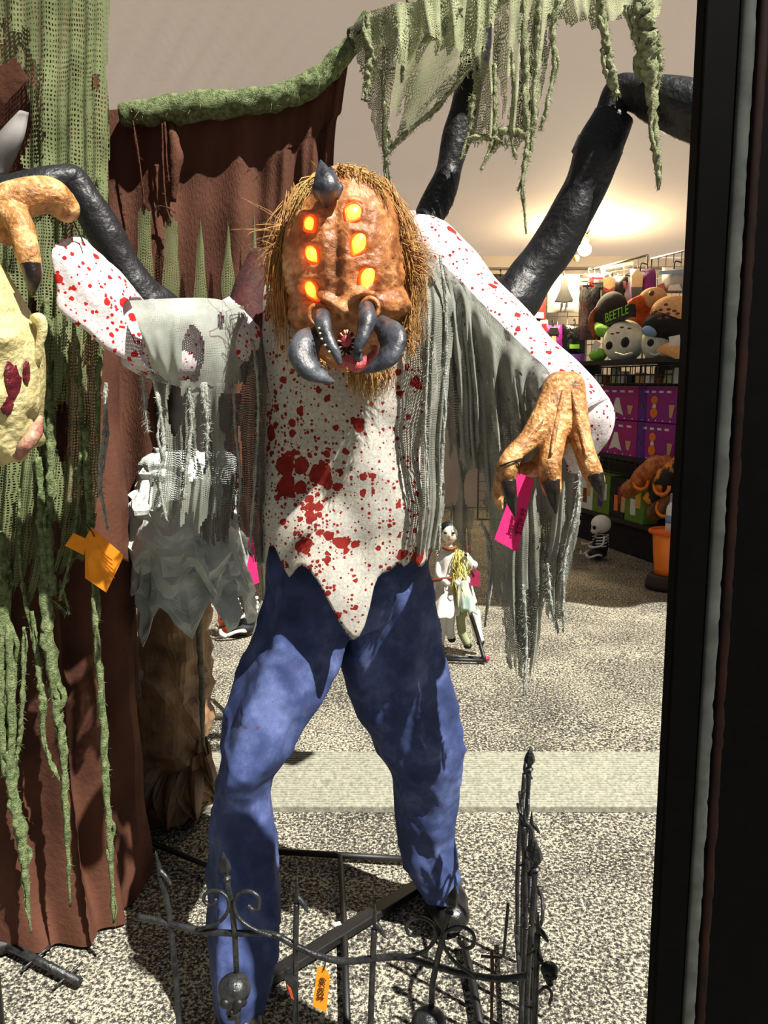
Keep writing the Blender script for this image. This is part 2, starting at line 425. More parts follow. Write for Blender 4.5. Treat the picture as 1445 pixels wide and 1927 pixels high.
# ------------------------------------------------------------------ cloth builders
def strand(pts, r, parent, m, name='strand', fuzz=60, n=60, seg=9, rough=.9):
    mb = MB(); P = cat(pts, n); mb.tube(P, r, seg, rough=rough, rs=75, flat=.75); mb.tube([p + V((nz(p, 14), nz(p + V((7, 0, 0)), 14), 0)) * (pw(r, i / (n - 1)) if isinstance(r, (list, tuple)) else r) * 2.2 for i, p in enumerate(P)], [x * .5 for x in r] if isinstance(r, (list, tuple)) else r * .5, 6, rough=rough, rs=110)
    for k in range(fuzz * 3):
        i = random.randrange(n - 1); p = lerp(P[i], P[i + 1], random.random()); rr = pw(r, i / (n - 1)) if isinstance(r, (list, tuple)) else r
        d = V((random.gauss(0, 1), random.gauss(0, 1), random.gauss(0, .7))).normalized()
        q = p + d * rr * .8; e = q + d * random.uniform(.004, .013) + V((0, 0, -random.uniform(0, .008)))
        w = V((random.gauss(0, 1), random.gauss(0, 1), random.gauss(0, 1))).normalized() * .0009
        mb.add([q - w, q + w, e], [(0, 1, 2)])
    return obj(name, mb, m, parent)
def levels_fn(levels, folds=(0, 1, 0), ripple=0.0):
    """levels: list of pixel polylines [(x,y,Y)..] stacked top to bottom -> surface function"""
    lv = [cat([W(*p) for p in l], 33) for l in levels]
    def fn(u, v):
        col = [cat_at(l, u) for l in lv]
        p = cat_at(col, v)
        a, fr, ph = folds
        k = min(1, .25 + v * 1.2)
        p = p + V((0, a * k * (math.sin(u * fr * 2 * PI + ph) + .6 * math.sin(u * fr * 3.7 * PI + 1.3 + v * 1.5)), 0))
        if ripple: p = p + V((nz(p + V((5, 0, 0)), 6), nz(p, 6) * 1.5, 0)) * ripple
        return p
    return fn
def cat_at(l, t):
    m = len(l) - 1
    if m == 0: return l[0]
    x = max(0, min(1, t)) * m; k = min(int(x), m - 1); f = x - k
    if m == 1: return lerp(l[0], l[1], f)
    p1, p2 = l[k], l[k + 1]; p0 = l[k - 1] if k else p1 * 2 - p2; p3 = l[k + 2] if k + 2 <= m else p2 * 2 - p1
    return 0.5 * ((2 * p1) + (p2 - p0) * f + (2 * p0 - 5 * p1 + 4 * p2 - p3) * f * f + (3 * p1 - p0 - 3 * p2 + p3) * f ** 3)
def torn(jag=.18, seed=0, holes=(), side=.03, fq=9):
    """keep-function: ragged lower and side edges plus torn pixel-space holes (cx,cy,rx,ry)"""
    def keep(u, v, p):
        e = 1 - jag * (.5 + .5 * noise.noise(V((u * fq, seed, 0)))) - jag * .6 * max(0, noise.noise(V((u * fq * 4, seed, 3))))
        if v > e: return False
        if u < side * (.5 + noise.noise(V((v * 14, seed, 7)))) or u > 1 - side * (.5 + noise.noise(V((v * 14, seed, 11)))): return False
        if holes:
            x, y = pix(p); j = 1 + .5 * noise.noise(p * 30)
            for cx, cy, rx, ry in holes:
                if ((x - cx) / rx) ** 2 + ((y - cy) / ry) ** 2 < j: return False
        return True
    return keep

# ------------------------------------------------------------------ brown column and its green gauze
col = thing('fabric_column', (-1.14, 2.1, 0), 'tall brown cloth column standing at the left edge, reaching the floor', 'curtain')
def column(u, v):
    th = u * 2 * PI; c, s = math.cos(th), math.sin(th); e = .55
    x = math.copysign(abs(c) ** e, c) * .385; y = math.copysign(abs(s) ** e, s) * .25
    z = 3.05 * (1 - v)
    fold = .018 * math.sin(th * 13 + 1.2 * math.sin(z * 2)) + .014 * nz(V((x * 9, y * 9, z * 1.3))) + .012 * nz(V((x * 22, y * 22, z * 5))) * (1.2 - z * .3)
    k = 1 + fold / .3
    fl_ = 1 + .05 * max(0, .25 - z) / .25
    return V((-1.14 + x * k * fl_, 2.1 + y * k * fl_, z))
obj('cloth', MB().grid(150, 110, column), M_brown, col)
obj('base_plate', MB().tube([(-1.14, 2.1, 0), (-1.14, 2.1, .03)], .30, 40, flat=1.0), M_blackm, col)

gd = thing('green_gauze_drape', W(90, 1500, 1.80), 'torn dark green cheesecloth hanging in strands down the left brown column', 'cheesecloth')
YG = 1.79
gl = [[(-60, -80, YG), (90, -80, YG), (207, -80, YG + .03)], [(-60, 300, YG), (90, 300, YG), (204, 300, YG + .03)], [(-60, 560, YG), (90, 560, YG), (196, 560, YG + .03)],
      [(-60, 800, YG), (80, 800, YG), (190, 800, YG + .02)], [(-60, 1000, YG), (60, 1000, YG), (178, 1000, YG + .02)], [(-60, 1230, YG), (20, 1200, YG), (120, 1130, YG)]]
gfn = levels_fn(gl, (.010, 6, .4), .004)
gholes = [(117, 810, 12, 60), (15, 215, 42, 110), (150, 1090, 18, 40), (35, 330, 20, 18), (180, 155, 5, 12), (105, 1010, 10, 30), (60, 620, 12, 60), (10, 1120, 14, 60)]
obj('gauze', MB().grid(90, 200, gfn, torn(.16, 2, gholes, .02), uv=True), M_green, gd)
gfn2 = levels_fn([[(x, y, Y - .02) for x, y, Y in l] for l in gl[:5]], (.012, 5, 2.2), .006)
gd2_holes = [(x, y, rx * 1.6, ry * 1.5) for x, y, rx, ry in gholes] + [(150, 760, 30, 200), (80, 480, 60, 130), (40, 900, 40, 120)]
obj('gauze_layer', MB().grid(80, 160, gfn2, torn(.45, 5, gd2_holes, .05), uv=True), M_green, gd)
def pstr(lst, Y): return [W(x, y, Y) for x, y in lst]
k = pm(YG)
for pts, r in [([(8, 1080), (22, 1300), (22, 1460), (38, 1560), (48, 1650), (58, 1756)], [9, 11, 12, 13, 8, 2]),
               ([(74, 860), (84, 1050), (90, 1200), (108, 1330), (120, 1440), (126, 1560), (132, 1706)], [8, 11, 14, 12, 8, 7, 2]),
               ([(160, 800), (168, 950), (178, 1140), (190, 1300), (200, 1480), (208, 1600), (214, 1735)], [8, 7, 7, 8, 8, 7, 4]),
               ([(45, 1180), (42, 1320), (36, 1400), (20, 1470)], [4, 6, 5, 5]), ([(60, 1150), (78, 1300), (84, 1400), (112, 1470)], [5, 8, 5, 5]),
               ([(36, 920), (40, 1080), (62, 1200), (80, 1290)], [3, 4, 4, 3]), ([(86, 560), (90, 700), (96, 860), (92, 1010), (100, 1120)], [6, 8, 10, 8, 8]),
               ([(145, 600), (152, 760), (150, 900), (140, 1010), (112, 1130)], [4, 5, 5, 4, 3]), ([(0, 1000), (6, 1150), (2, 1300), (10, 1460)], [10, 14, 12, 9]),
               ([(112, 1090), (128, 1150), (100, 1130)], [2, 2, 1]), ([(186, 330), (194, 480), (190, 640), (182, 820)], [5, 6, 5, 3])]:
    strand(pstr(pts, YG - .012), [x * k for x in r], gd, M_strand)
scr = MB()
def leaf(u, v):
    c = cat_at([W(54, 212, 1.74), W(44, 262, 1.72), W(12, 335, 1.74)], v); w = .036 * math.sin(PI * min(1, v * .92 + .06)) ** .8
    return c + V((-1, 0, -.25)).normalized() * w * 2 * u + V((0, -.02 * math.sin(PI * u), 0))
tag(obj('cloth_scrap', scr.grid(10, 16, leaf), M_scrap, solid=.002), 'pale grey pointed scrap poking out of the green gauze near top left', 'scrap')

def card(name, pts, Y, m, label, parent=None, th=.0012, tilt=0, group=None):
    P = [W(x, y, Y + tilt * (x - pts[0][0])) for x, y in pts]
    o = obj(name, MB().poly(P, V((0, -1, 0)), th), m, parent, smooth=False)
    if label: tag(o, label, 'price tag', group)
    return o
def loop(pts, Y, r, m, parent, name='string'):
    return obj(name, MB().tube([W(x, y, Y) for x, y in pts], r, 6, 16), m, parent)
t1 = card('price_tag', [(160, 1014), (172, 992), (233, 1046), (200, 1115), (160, 1088)], 1.755, M_orange, 'orange card price tag tied to the green gauze on the left column')
card('folded_end', [(122, 1027), (138, 1003), (162, 1014), (158, 1045)], 1.757, M_orange, None, t1)
loop([(158, 962), (161, 985), (172, 999), (178, 1010)], 1.750, .0016, M_blackm, t1)
for i in range(5):
    a, b = W(184 + 5 * i, 1030 + 11 * i, 1.7535), W(212 + 1 * i, 1052 + 9 * i, 1.7535)
    obj('ink_line', MB().tube([a, lerp(a, b, .3) + V((0, 0, .001)), lerp(a, b, .6) - V((0, 0, .001)), b], .0005, 5, 12), mat('faint ink %d' % i, S(226, 128, 30), None), t1)

# ------------------------------------------------------------------ brown backdrop with green roll
YB = 2.36
bd = thing('brown_backdrop', W(420, 1000, YB), 'dark brown cloth backdrop strung between the column and the green swag', 'curtain')
top = [(180, 208, YB), (330, 196, YB), (480, 180, YB), (560, 163, YB), (620, 120, YB), (664, 84, YB)]
mid = [(180, 400, YB), (330, 400, YB), (470, 390, YB), (540, 370, YB), (590, 345, YB), (626, 318, YB)]
bot = [(180, 1010, YB), (330, 1010, YB), (470, 1010, YB), (540, 1010, YB), (570, 1010, YB), (600, 1010, YB)]
obj('cloth', MB().grid(110, 90, levels_fn([top, [(lerp(a[0], b[0], .5) + (6 if i > 3 else 0) * 0, lerp(a[1], b[1], .5), YB) for i, (a, b) in enumerate(zip(top, mid))], mid, bot], (.010, 5, 0), .006)), M_brownback, bd)
roll = MB(); roll.tube([W(x, y + 6, Y - .03) for x, y, Y in [(228, 210, YB), (330, 200, YB), (480, 184, YB), (560, 166, YB), (620, 124, YB), (664, 76, YB), (700, 30, YB)]], [.030, .038, .036, .032, .026, .03], 14, 60, rough=.35, rs=26)
ro = obj('green_roll', roll, M_strand, bd)
fz = MB(); Pp = cat([W(x, y, Y - .06) for x, y, Y in [(232, 205, YB), (330, 194, YB), (480, 178, YB), (560, 158, YB), (620, 116, YB), (664, 66, YB)]], 60)
for q in range(900):
    i = random.randrange(59); p = lerp(Pp[i], Pp[i + 1], random.random()) + V((0, random.uniform(-.01, .05), random.uniform(-.035, .022)))
    e = p + V((random.gauss(0, .008), random.gauss(0, .006) - .004, random.gauss(0, .009))); w = V((random.gauss(0, 1), 0, random.gauss(0, 1))).normalized() * .001
    fz.add([p - w, p + w, e], [(0, 1, 2)])
obj('frayed_edge', fz, M_strand_t, ro)['kind'] = 'stuff'
for cx, yt, w, yb in [(272, 392, 15, 585), (322, 410, 15, 585), (377, 418, 11, 585), (429, 420, 11, 585), (478, 405, 6, 520)]:
    f = (lambda cx, yt, w, yb: lambda u, v: W(cx + (u - .5) * 2 * w * (min(1, .12 + v * 1.6) if cx > 350 else min(1, .7 + v)) * (1 + .15 * math.sin(v * 9 + cx)), lerp(yt, yb, v) + 8 * math.sin(u * 7 + cx) * (1 - v), YB - .045 - .003 * math.sin(PI * u)))(cx, yt, w, yb)
    obj('gauze_slit', MB().grid(8, 24, f, torn(.06, cx, (), .05), uv=True), M_green, bd)
for pts in ([(250, 225), (262, 300), (272, 395)], [(305, 225), (307, 320), (312, 380), (322, 420)], [(310, 225), (314, 300), (318, 345)], [(290, 395), (300, 388), (318, 392), (330, 400)]):
    strand([W(x, y, YB - .05) for x, y in pts], .0028, bd, M_brown, 'brown_thread', 14, 14, 5)
obj('twisted_fold', MB().tube([W(322, 235, YB - .03), W(330, 300, YB - .04), W(326, 380, YB - .03)], [.012, .02, .008], 10, 16, rough=.4, rs=30), M_brownback, bd)

# ------------------------------------------------------------------ overhead branch and pale gauze swag
YS = 2.12
sw = thing('gauze_swag', W(900, 60, YS), 'pale green shredded cheesecloth swag hanging overhead from a wrapped branch', 'cheesecloth')
obj('branch', MB().tube([W(664, 70, 2.3), W(760, 30, 2.22), W(880, 25, 2.16), W(930, -20, 2.14), W(1060, -40, 2.12), W(1340, -60, 2.1)], [.03, .026, .034, .04, .03, .03], 12, 50, rough=.4, rs=20), mat('dark mossy branch', S(48, 50, 36), S(80, 84, 58), 24, .9, bs=60, bst=.8), sw)
obj('branch_stub', MB().tube([W(905, -30, 2.15), W(900, 30, 2.14), W(893, 95, 2.16)], [.040, .032, .02], 10, 14, rough=.4, rs=20), mat('dark mossy stub', S(58, 60, 42), S(98, 102, 70), 24, .9, bs=60, bst=.8), sw)
def sdrape(name, levels, nu, nv, seed, jag, holes=(), folds=(.02, 3, 0), m=M_green_t, side=.05, parent=None, ripple=.008):
    return obj(name, MB().grid(nu, nv, levels_fn(levels, folds, ripple), torn(jag, seed, holes, side), uv=True), m, parent or sw)
sdrape('gauze_panel', [[(655, 60, 2.2), (760, 10, 2.15), (905, -10, 2.12)], [(672, 130, 2.2), (770, 80, 2.15), (905, 60, 2.12)], [(690, 205, 2.2), (740, 180, 2.15), (890, 120, 2.12)], [(712, 270, 2.2), (728, 300, 2.17), (800, 235, 2.14)]], 60, 60, 1, .06, folds=(.02, 2, .4))
sdrape('gauze_panel', [[(690, 20, 2.10), (800, 0, 2.06), (900, 0, 2.05)], [(700, 90, 2.1), (800, 70, 2.06), (890, 50, 2.05)], [(690, 200, 2.1), (780, 130, 2.06), (860, 90, 2.05)]], 50, 40, 4, .35, folds=(.025, 3, 0))
sdrape('gauze_panel', [[(880, -20, 2.05), (970, -30, 2.03), (1060, -30, 2.05)], [(885, 100, 2.05), (960, 100, 2.03), (1045, 70, 2.05)], [(890, 200, 2.06), (955, 210, 2.04), (1020, 190, 2.05)], [(880, 310, 2.06), (945, 305, 2.04), (1000, 300, 2.05)]], 60, 80, 9, .22, [(935, 190, 10, 55), (960, 170, 6, 30), (915, 70, 14, 26)], folds=(.03, 3, 1))
sdrape('gauze_panel', [[(1030, -30, 2.05), (1110, -30, 2.05), (1260, -30, 2.05)], [(1030, 10, 2.05), (1110, 20, 2.05), (1250, 10, 2.05)], [(1040, 50, 2.06), (1120, 60, 2.05), (1240, 40, 2.05)]], 50, 30, 12, .35, folds=(.02, 4, 1))
sdrape('gauze_panel', [[(780, -20, 2.0), (850, -30, 2.0), (930, -30, 2.0)], [(790, 40, 2.0), (860, 60, 2.0), (925, 60, 2.0)], [(800, 90, 2.0), (860, 120, 2.0), (905, 130, 2.0)]], 40, 40, 15, .4, folds=(.02, 3, 2))
kk = pm(2.05)
for pts, r in [([(722, 90), (722, 180), (724, 270), (728, 310), (730, 360)], [3, 4, 6, 5, 3]), ([(770, -10), (768, 60), (760, 110), (756, 155)], [6, 9, 6, 2]), ([(888, 120), (850, 170), (800, 220), (750, 262), (728, 290)], [6, 5, 4, 4, 4]),
               ([(985, -10), (988, 100), (990, 200), (992, 270), (984, 340), (990, 440)], [8, 9, 8, 6, 5, 2]), ([(1015, 0), (1010, 100), (1005, 200), (1000, 270), (975, 360)], [6, 7, 6, 5, 2]), ([(1050, 0), (1040, 60), (1042, 130), (1024, 220), (1015, 245)], [7, 6, 5, 4, 2]),
               ([(1128, 0), (1136, 50), (1145, 100), (1150, 140), (1160, 180)], [9, 9, 8, 9, 8]), ([(1205, -20), (1212, 40), (1218, 100), (1226, 180), (1232, 260), (1238, 320), (1238, 358)], [12, 20, 20, 11, 8, 7, 2]), ([(1185, 10), (1196, 60), (1205, 100)], [5, 7, 4]),
               ([(1236, 60), (1242, 120), (1236, 170)], [5, 6, 3]), ([(960, 90), (968, 180), (962, 250), (970, 300)], [5, 5, 4, 3]), ([(930, 120), (932, 200), (928, 260), (905, 320)], [4, 5, 5, 2]), ([(890, 180), (884, 240), (868, 300)], [5, 4, 2]),
               ([(940, 250), (960, 246), (985, 250), (1005, 240)], [6, 8, 8, 4]), ([(880, 260), (920, 258), (950, 270)], [4, 7, 5]), ([(690, 30), (694, 110), (688, 190)], [6, 10, 5]), ([(865, 20), (830, 55), (790, 75)], [10, 11, 6])]:
    strand([W(x, y, 2.03 if x > 800 else 2.1) for x, y in pts], [x * kk for x in r], sw, M_strand_t, fuzz=110)

# ------------------------------------------------------------------ the spider monster
mon = thing('spider_monster', R(650, 1760), 'spider-faced monster figure with glowing eyes, bloody cream shirt and blue jeans', 'monster')
def loft(rows, n=56, sub=8, expo=2.3, disp=None, caps=False, hem=None, sec=None):
    """rows: (py, xl, xr, Yc, ry); closed rings seen in the picture between xl and xr"""
    dat = []
    for py, xl, xr_, Y, ry in rows:
        a, b = W(xl, py, Y), W(xr_, py, Y); c = (a + b) / 2
        dat.append((c, (b.x - a.x) / 2, ry))
    cs = cat([d[0] for d in dat], (len(rows) - 1) * sub + 1); ws = cat([V((d[1], d[2], 0)) for d in dat], len(cs))
    m = MB(); ring = []
    for i, (c, w) in enumerate(zip(cs, ws)):
        t = i / (len(cs) - 1)
        for k in range(n):
            th = 2 * PI * k / n; x, y = math.cos(th), math.sin(th); e = 2 / expo
            p = V((math.copysign(abs(x) ** e, x) * w.x, math.copysign(abs(y) ** e, y) * w.y, 0))
            if sec: p = V((sec[k].x * w.x, sec[k].y * w.y, 0)); x, y = sec[k].normalized().xy
            q = c + p
            if hem: q.z += hem(q, t, th)
            if disp: q += disp(q, t, th, V((x, y, 0)))
            ring.append(q)
    fs = [(i * n + k, i * n + (k + 1) % n, (i + 1) * n + (k + 1) % n, (i + 1) * n + k) for i in range(len(cs) - 1) for k in range(n)]
    if caps: fs += [tuple(range(n)), tuple((len(cs) - 1) * n + k for k in range(n - 1, -1, -1))]
    return m.add(ring, fs)
# shirt: jagged hem by picture column
HEM = [(470, 1040), (490, 1050), (505, 1000), (520, 1005), (530, 1030), (545, 1056), (556, 1045), (566, 1030), (580, 1032), (600, 1060), (625, 1110), (645, 1150), (666, 1172), (678, 1158), (690, 1130), (700, 1080), (715, 1050), (735, 1046), (755, 1030), (762, 1044), (775, 1030), (790, 1050), (805, 1030), (830, 1045)]
def hemy(x):
    for (a, ya), (b, yb) in zip(HEM, HEM[1:]):
        if a <= x <= b: return lerp(ya, yb, (x - a) / (b - a))
    return 1040
def shirt_hem(q, t, th):
    if t < .62: return 0
    x, y = pix(q); front = math.sin(th) < 0.05
    tgt = hemy(x) if front else 1035 + 25 * math.sin(th * 16)
    dz = (W(x, tgt, q.y).z - W(x, 1040, q.y).z)
    f = (t - .62) / .38
    return dz * f ** 1.5
def shirt_disp(q, t, th, d):
    fold = .010 * math.sin((q.x * 22 + q.z * 16)) * t + .008 * nz(q, 7) + .005 * nz(q, 18)
    ridge = math.exp(-((q.x - (-.02 + (1.15 - q.z) * .30)) / .022) ** 2) * .012 * min(1, max(0, (1.25 - q.z) * 3))
    return d * (fold + ridge)
rows = [(440, 600, 790, 1.90, .10), (500, 510, 830, 1.88, .13), (570, 478, 846, 1.86, .155), (680, 488, 848, 1.84, .165), (800, 494, 838, 1.83, .16), (920, 490, 826, 1.83, .165), (1040, 482, 806, 1.83, .178)]
shirt = obj('shirt', loft(rows, 120, 16, 2.4, shirt_disp, hem=shirt_hem), M_shirt, mon, solid=.003)
obj('shoulder_cap', MB().grid(30, 16, lambda u, v: W(742 + 40 * u, 396 + 60 * v, 1.86) + V((0, -.05 * math.sin(PI * v), .0)), None), M_shirt, shirt)
# jeans
def section(poly, n, rnd=.5):
    P = [V((x, y, 0)) for x, y in poly]; m = len(P); L = [(P[(i + 1) % m] - P[i]).length for i in range(m)]; T = sum(L); out = []
    for k in range(n):
        t = k / n * T; i = 0
        while t > L[i]: t -= L[i]; i += 1
        out.append(lerp(P[i], P[(i + 1) % m], t / L[i]))
    for _ in range(1):
        out = [lerp(out[k], (out[k - 1] + out[(k + 1) % n]) / 2, rnd) for k in range(n)]
    return out
SEC_L = section([(-1, .25), (-.42, -1), (.40, -1), (1, -.35), (.9, .8), (-.5, 1)], 64)
SEC_R = section([(-1, -.1), (-.62, -.85), (.30, -1), (1, -.25), (.8, .9), (-.7, .9)], 64)
def jean_disp(seed, knee):
    def f(q, t, th, d):
        s = V((seed, 0, 0))
        n1 = noise.noise((q + s) * 9); n2 = 1 - abs(noise.noise((q + s) * V((1, 1, 1)).x * 6.5)) * 2; n3 = noise.noise(V((q.x * 5, q.y * 5, q.z * 34)) + s)
        kf = math.exp(-((q.z - knee) / .10) ** 2); bf = max(0, 1 - q.z / .30)
        n4 = noise.noise(V((q.x * 16 + q.z * 7, q.y * 10, q.z * 9)) + s * 2); cr = max(0, .16 - abs(n4)) / .16
        return d * (.007 * n1 + .008 * n2 + .006 * n3 * (kf * .6 + bf * 1.2) + .005 * cr)
    return f
legL = loft([(1000, 512, 668, 1.86, .115), (1090, 500, 664, 1.85, .12), (1175, 486, 655, 1.83, .115), (1240, 458, 636, 1.80, .11), (1320, 428, 602, 1.76, .105), (1390, 414, 556, 1.72, .10), (1440, 412, 522, 1.70, .09), (1490, 408, 506, 1.70, .075), (1570, 400, 513, 1.69, .075), (1650, 392, 518, 1.67, .085), (1720, 388, 523, 1.64, .09), (1800, 392, 516, 1.61, .085), (1880, 402, 496, 1.59, .08), (1915, 408, 484, 1.59, .075)], 64, 9, 3, jean_disp(0, .62), sec=SEC_L)
legR = loft([(1000, 640, 800, 1.87, .115), (1090, 645, 808, 1.87, .12), (1175, 652, 824, 1.88, .115), (1240, 640, 836, 1.89, .11), (1310, 662, 852, 1.90, .105), (1390, 704, 869, 1.91, .10), (1440, 732, 868, 1.92, .09), (1490, 742, 858, 1.94, .08), (1560, 748, 850, 1.96, .075), (1615, 758, 860, 1.97, .08), (1650, 776, 862, 1.98, .08), (1672, 788, 860, 1.98, .075)], 64, 9, 3, jean_disp(5, .60), sec=SEC_R)
jl = obj('jeans_leg', legL, M_denim, mon, solid=.003, smooth=True); jr = obj('jeans_leg', legR, M_denim, mon, solid=.003)
obj('jeans_seat', loft([(985, 508, 802, 1.86, .125), (1080, 505, 806, 1.86, .13), (1150, 540, 780, 1.87, .115), (1185, 600, 700, 1.87, .08)], 40, 6, 2.6), M_denim, mon)
# boots
def boot(heel, toe, top):
    m = MB(); d = (toe - heel); d.z = 0; L = d.length; d.normalize(); w = V((-d.y, d.x, 0))
    m.tube([heel + V((0, 0, .045)), heel + d * L * .35 + V((0, 0, .055)), heel + d * L * .72 + V((0, 0, .048)), heel + d * L + V((0, 0, .036))], [.050, .054, .062, .040], 14, 16, up=(0, 0, 1), flat=.85)
    m.ball(heel + d * L * .90 + V((0, 0, .040)), (.056, .056, .044)); m.ball(heel + V((0, 0, .046)), .048)
    m.tube([heel + d * .05 + V((0, 0, .05)), heel + d * .045 + V((0, 0, .12)), top], [.05, .05, .052], 14, 8)
    return m, d, w, L
def make_boot(heel, toe, top):
    m, d, w, L = boot(heel, toe, top)
    b = obj('boot', fused(m, .006, 4), M_boot, mon)
    s = MB(); out = []
    for i in range(28):
        a = 2 * PI * i / 28; out.append(heel + d * (L * .5 + (L * .56) * math.cos(a)) + w * (.062 * math.sin(a) * (1.08 if math.cos(a) > 0 else .9)) + V((0, 0, .020)))
    s.poly(out, V((0, 0, 1)), .020); obj('sole', s, M_blackm, b, smooth=False)
make_boot(R(818, 1690) + V((.01, .03, 0)), R(850, 1752), W(824, 1650, 1.98))
make_boot(R(452, 1927) + V((0, .05, 0)), R(440, 2010), W(445, 1890, 1.60))
# stand: flat floor bars and the cross frame behind the feet
sb = MB()
def bar(a, b, w, h):
    a, b = V(a), V(b); d = (b - a); L = d.length; d.normalize(); s = V((-d.y, d.x, 0)) * w
    return MB().add([a + s, a - s, b - s, b + s, a + s + V((0, 0, h)), a - s + V((0, 0, h)), b - s + V((0, 0, h)), b + s + V((0, 0, h))], [(0, 3, 2, 1), (4, 5, 6, 7), (0, 1, 5, 4), (1, 2, 6, 5), (2, 3, 7, 6), (3, 0, 4, 7)])
b1 = obj('stand_bar', bar(R(800, 1665), R(470, 1870), .020, .022), M_blackm, mon, smooth=False, bevel=.003)
obj('sticker', bar(R(628, 1741, .023), R(641, 1737, .023), .007, .0015), mat('white sticker', S(220, 220, 220), None), b1, smooth=False)
obj('stand_bar', MB().tube([R(515, 1602, .012), R(775, 1617, .012)], .010, 8), M_blackm, mon)
obj('stand_bar', MB().tube([R(640, 1608, .012), R(648, 1750, .012), R(655, 1990, .012)], .009, 8), M_blackm, mon)
obj('stand_bar', MB().tube([R(872, 1775, .012), R(888, 1840, .012), R(915, 1990, .012)], .010, 8), M_blackm, mon)
# black cloth spider legs rising from the back
def sleg(pts, r, name='spider_leg'):
    return obj(name, MB().tube([W(*p) for p in pts], r, 18, 70, rough=.28, rs=9), M_black, mon)
k2 = pm(2.2)
sleg([(730, 600, 1.98), (790, 460, 2.12), (838, 340, 2.22), (868, 230, 2.25), (888, 125, 2.27), (906, 10, 2.28), (930, -80, 2.3)], [26 * k2, 30 * k2, 27 * k2, 25 * k2, 27 * k2, 24 * k2, 22 * k2])
l2 = sleg([(860, 700, 1.98), (950, 590, 2.1), (1035, 470, 2.15), (1085, 380, 2.15), (1122, 290, 2.15), (1152, 215, 2.15)], [44 * k2, 40 * k2, 38 * k2, 37 * k2, 37 * k2, 34 * k2])
obj('leg_upper', MB().tube([W(1108, 320, 2.15), W(1140, 240, 2.15), W(1163, 176, 2.15), W(1205, 176, 2.12), W(1262, 196, 2.08), (W(1345, 225, 2.02))], [27 * k2, 28 * k2, 25 * k2, 30 * k2, 40 * k2, 48 * k2], 18, 60, rough=.2, rs=9), M_black, l2)
obj('band', MB().tube([W(1118, 300, 2.15), W(1130, 274, 2.15)], 40 * k2, 20, 6, rough=.1), mat('dark grey cuff', S(36, 36, 40), None, rough=.3), l2)
sleg([(560, 640, 1.95), (400, 640, 1.80), (285, 580, 1.70), (232, 500, 1.66), (178, 405, 1.64), (142, 345, 1.63)], [36 * k2, 36 * k2, 32 * k2, 24 * k2, 23 * k2, 20 * k2])
obj('leg_upper', MB().tube([W(158, 372, 1.635), W(138, 343, 1.63), W(118, 340, 1.62), W(60, 352, 1.60), W(-40, 392, 1.58)], [18 * k2, 19 * k2, 20 * k2, 24 * k2, 27 * k2], 18, 40, rough=.25, rs=12), M_black, mon)
# sleeves
kk = pm(1.75)
obj('sleeve', MB().tube([W(730, 470, 1.90), W(800, 492, 1.86), W(890, 580, 1.79), W(985, 672, 1.70), W(1050, 735, 1.64), W(1088, 790, 1.61)], [70 * kk, 76 * kk, 66 * kk, 56 * kk, 56 * kk, 60 * kk], 28, 70, rough=.10, rs=11), M_sleeve, mon)
obj('cuff', MB().tube([W(1060, 735, 1.64), W(1094, 778, 1.62), W(1094, 820, 1.62), W(1082, 885, 1.63)], [40 * kk, 48 * kk, 42 * kk, 22 * kk], 22, 30, rough=.25, rs=16, caps=False), M_sleeve, mon, solid=.003)
obj('sleeve', MB().tube([W(560, 600, 1.92), W(480, 620, 1.84), W(400, 648, 1.74), W(320, 650, 1.66), (W(262, 625, 1.62))], [74 * kk, 72 * kk, 70 * kk, 66 * kk, 62 * kk], 28, 50, rough=.12, rs=11), M_cuff, mon)
def cuffL(u, v):
    a = cat_at([W(262, 560, 1.60), W(215, 505, 1.56), W(155, 448, 1.52)], v); b = cat_at([W(288, 698, 1.58), W(205, 655, 1.54), W(126, 588, 1.50)], v)
    c = (a + b) / 2; h = (a - b) / 2; th = u * 2 * PI; dp = V((-.45, -.85, .25)).normalized() * .05
    return c + h * math.cos(th) + dp * math.sin(th) * (1 - .25 * math.cos(th * 3)) + h.normalized() * .006 * nz(V((th * 2, v * 5, 1)))
obj('cuff', MB().grid(48, 30, cuffL), M_cuff, mon, smooth=True, solid=.004)
obj('cuff_lining', MB().grid(40, 20, lambda u, v: cuffL(u, .25 + .74 * v) * .97 + ((W(205, 575, 1.55)) * .03)), mat('grey cuff lining', S(150, 140, 146), S(176, 168, 172), 12, .8), mon)
def mcap(u, v):
    th = PI * u; c = cat_at([W(506, 476, 1.86), W(480, 540, 1.82), W(472, 600, 1.80), W(480, 650, 1.80)], v)
    return c + V((-math.cos(th) * .042 * (1 + v * .3), -math.sin(th) * .07, 0))
obj('shoulder_rag', MB().grid(18, 26, mcap, torn(.15, 3)), M_maroon, mon, solid=.003)
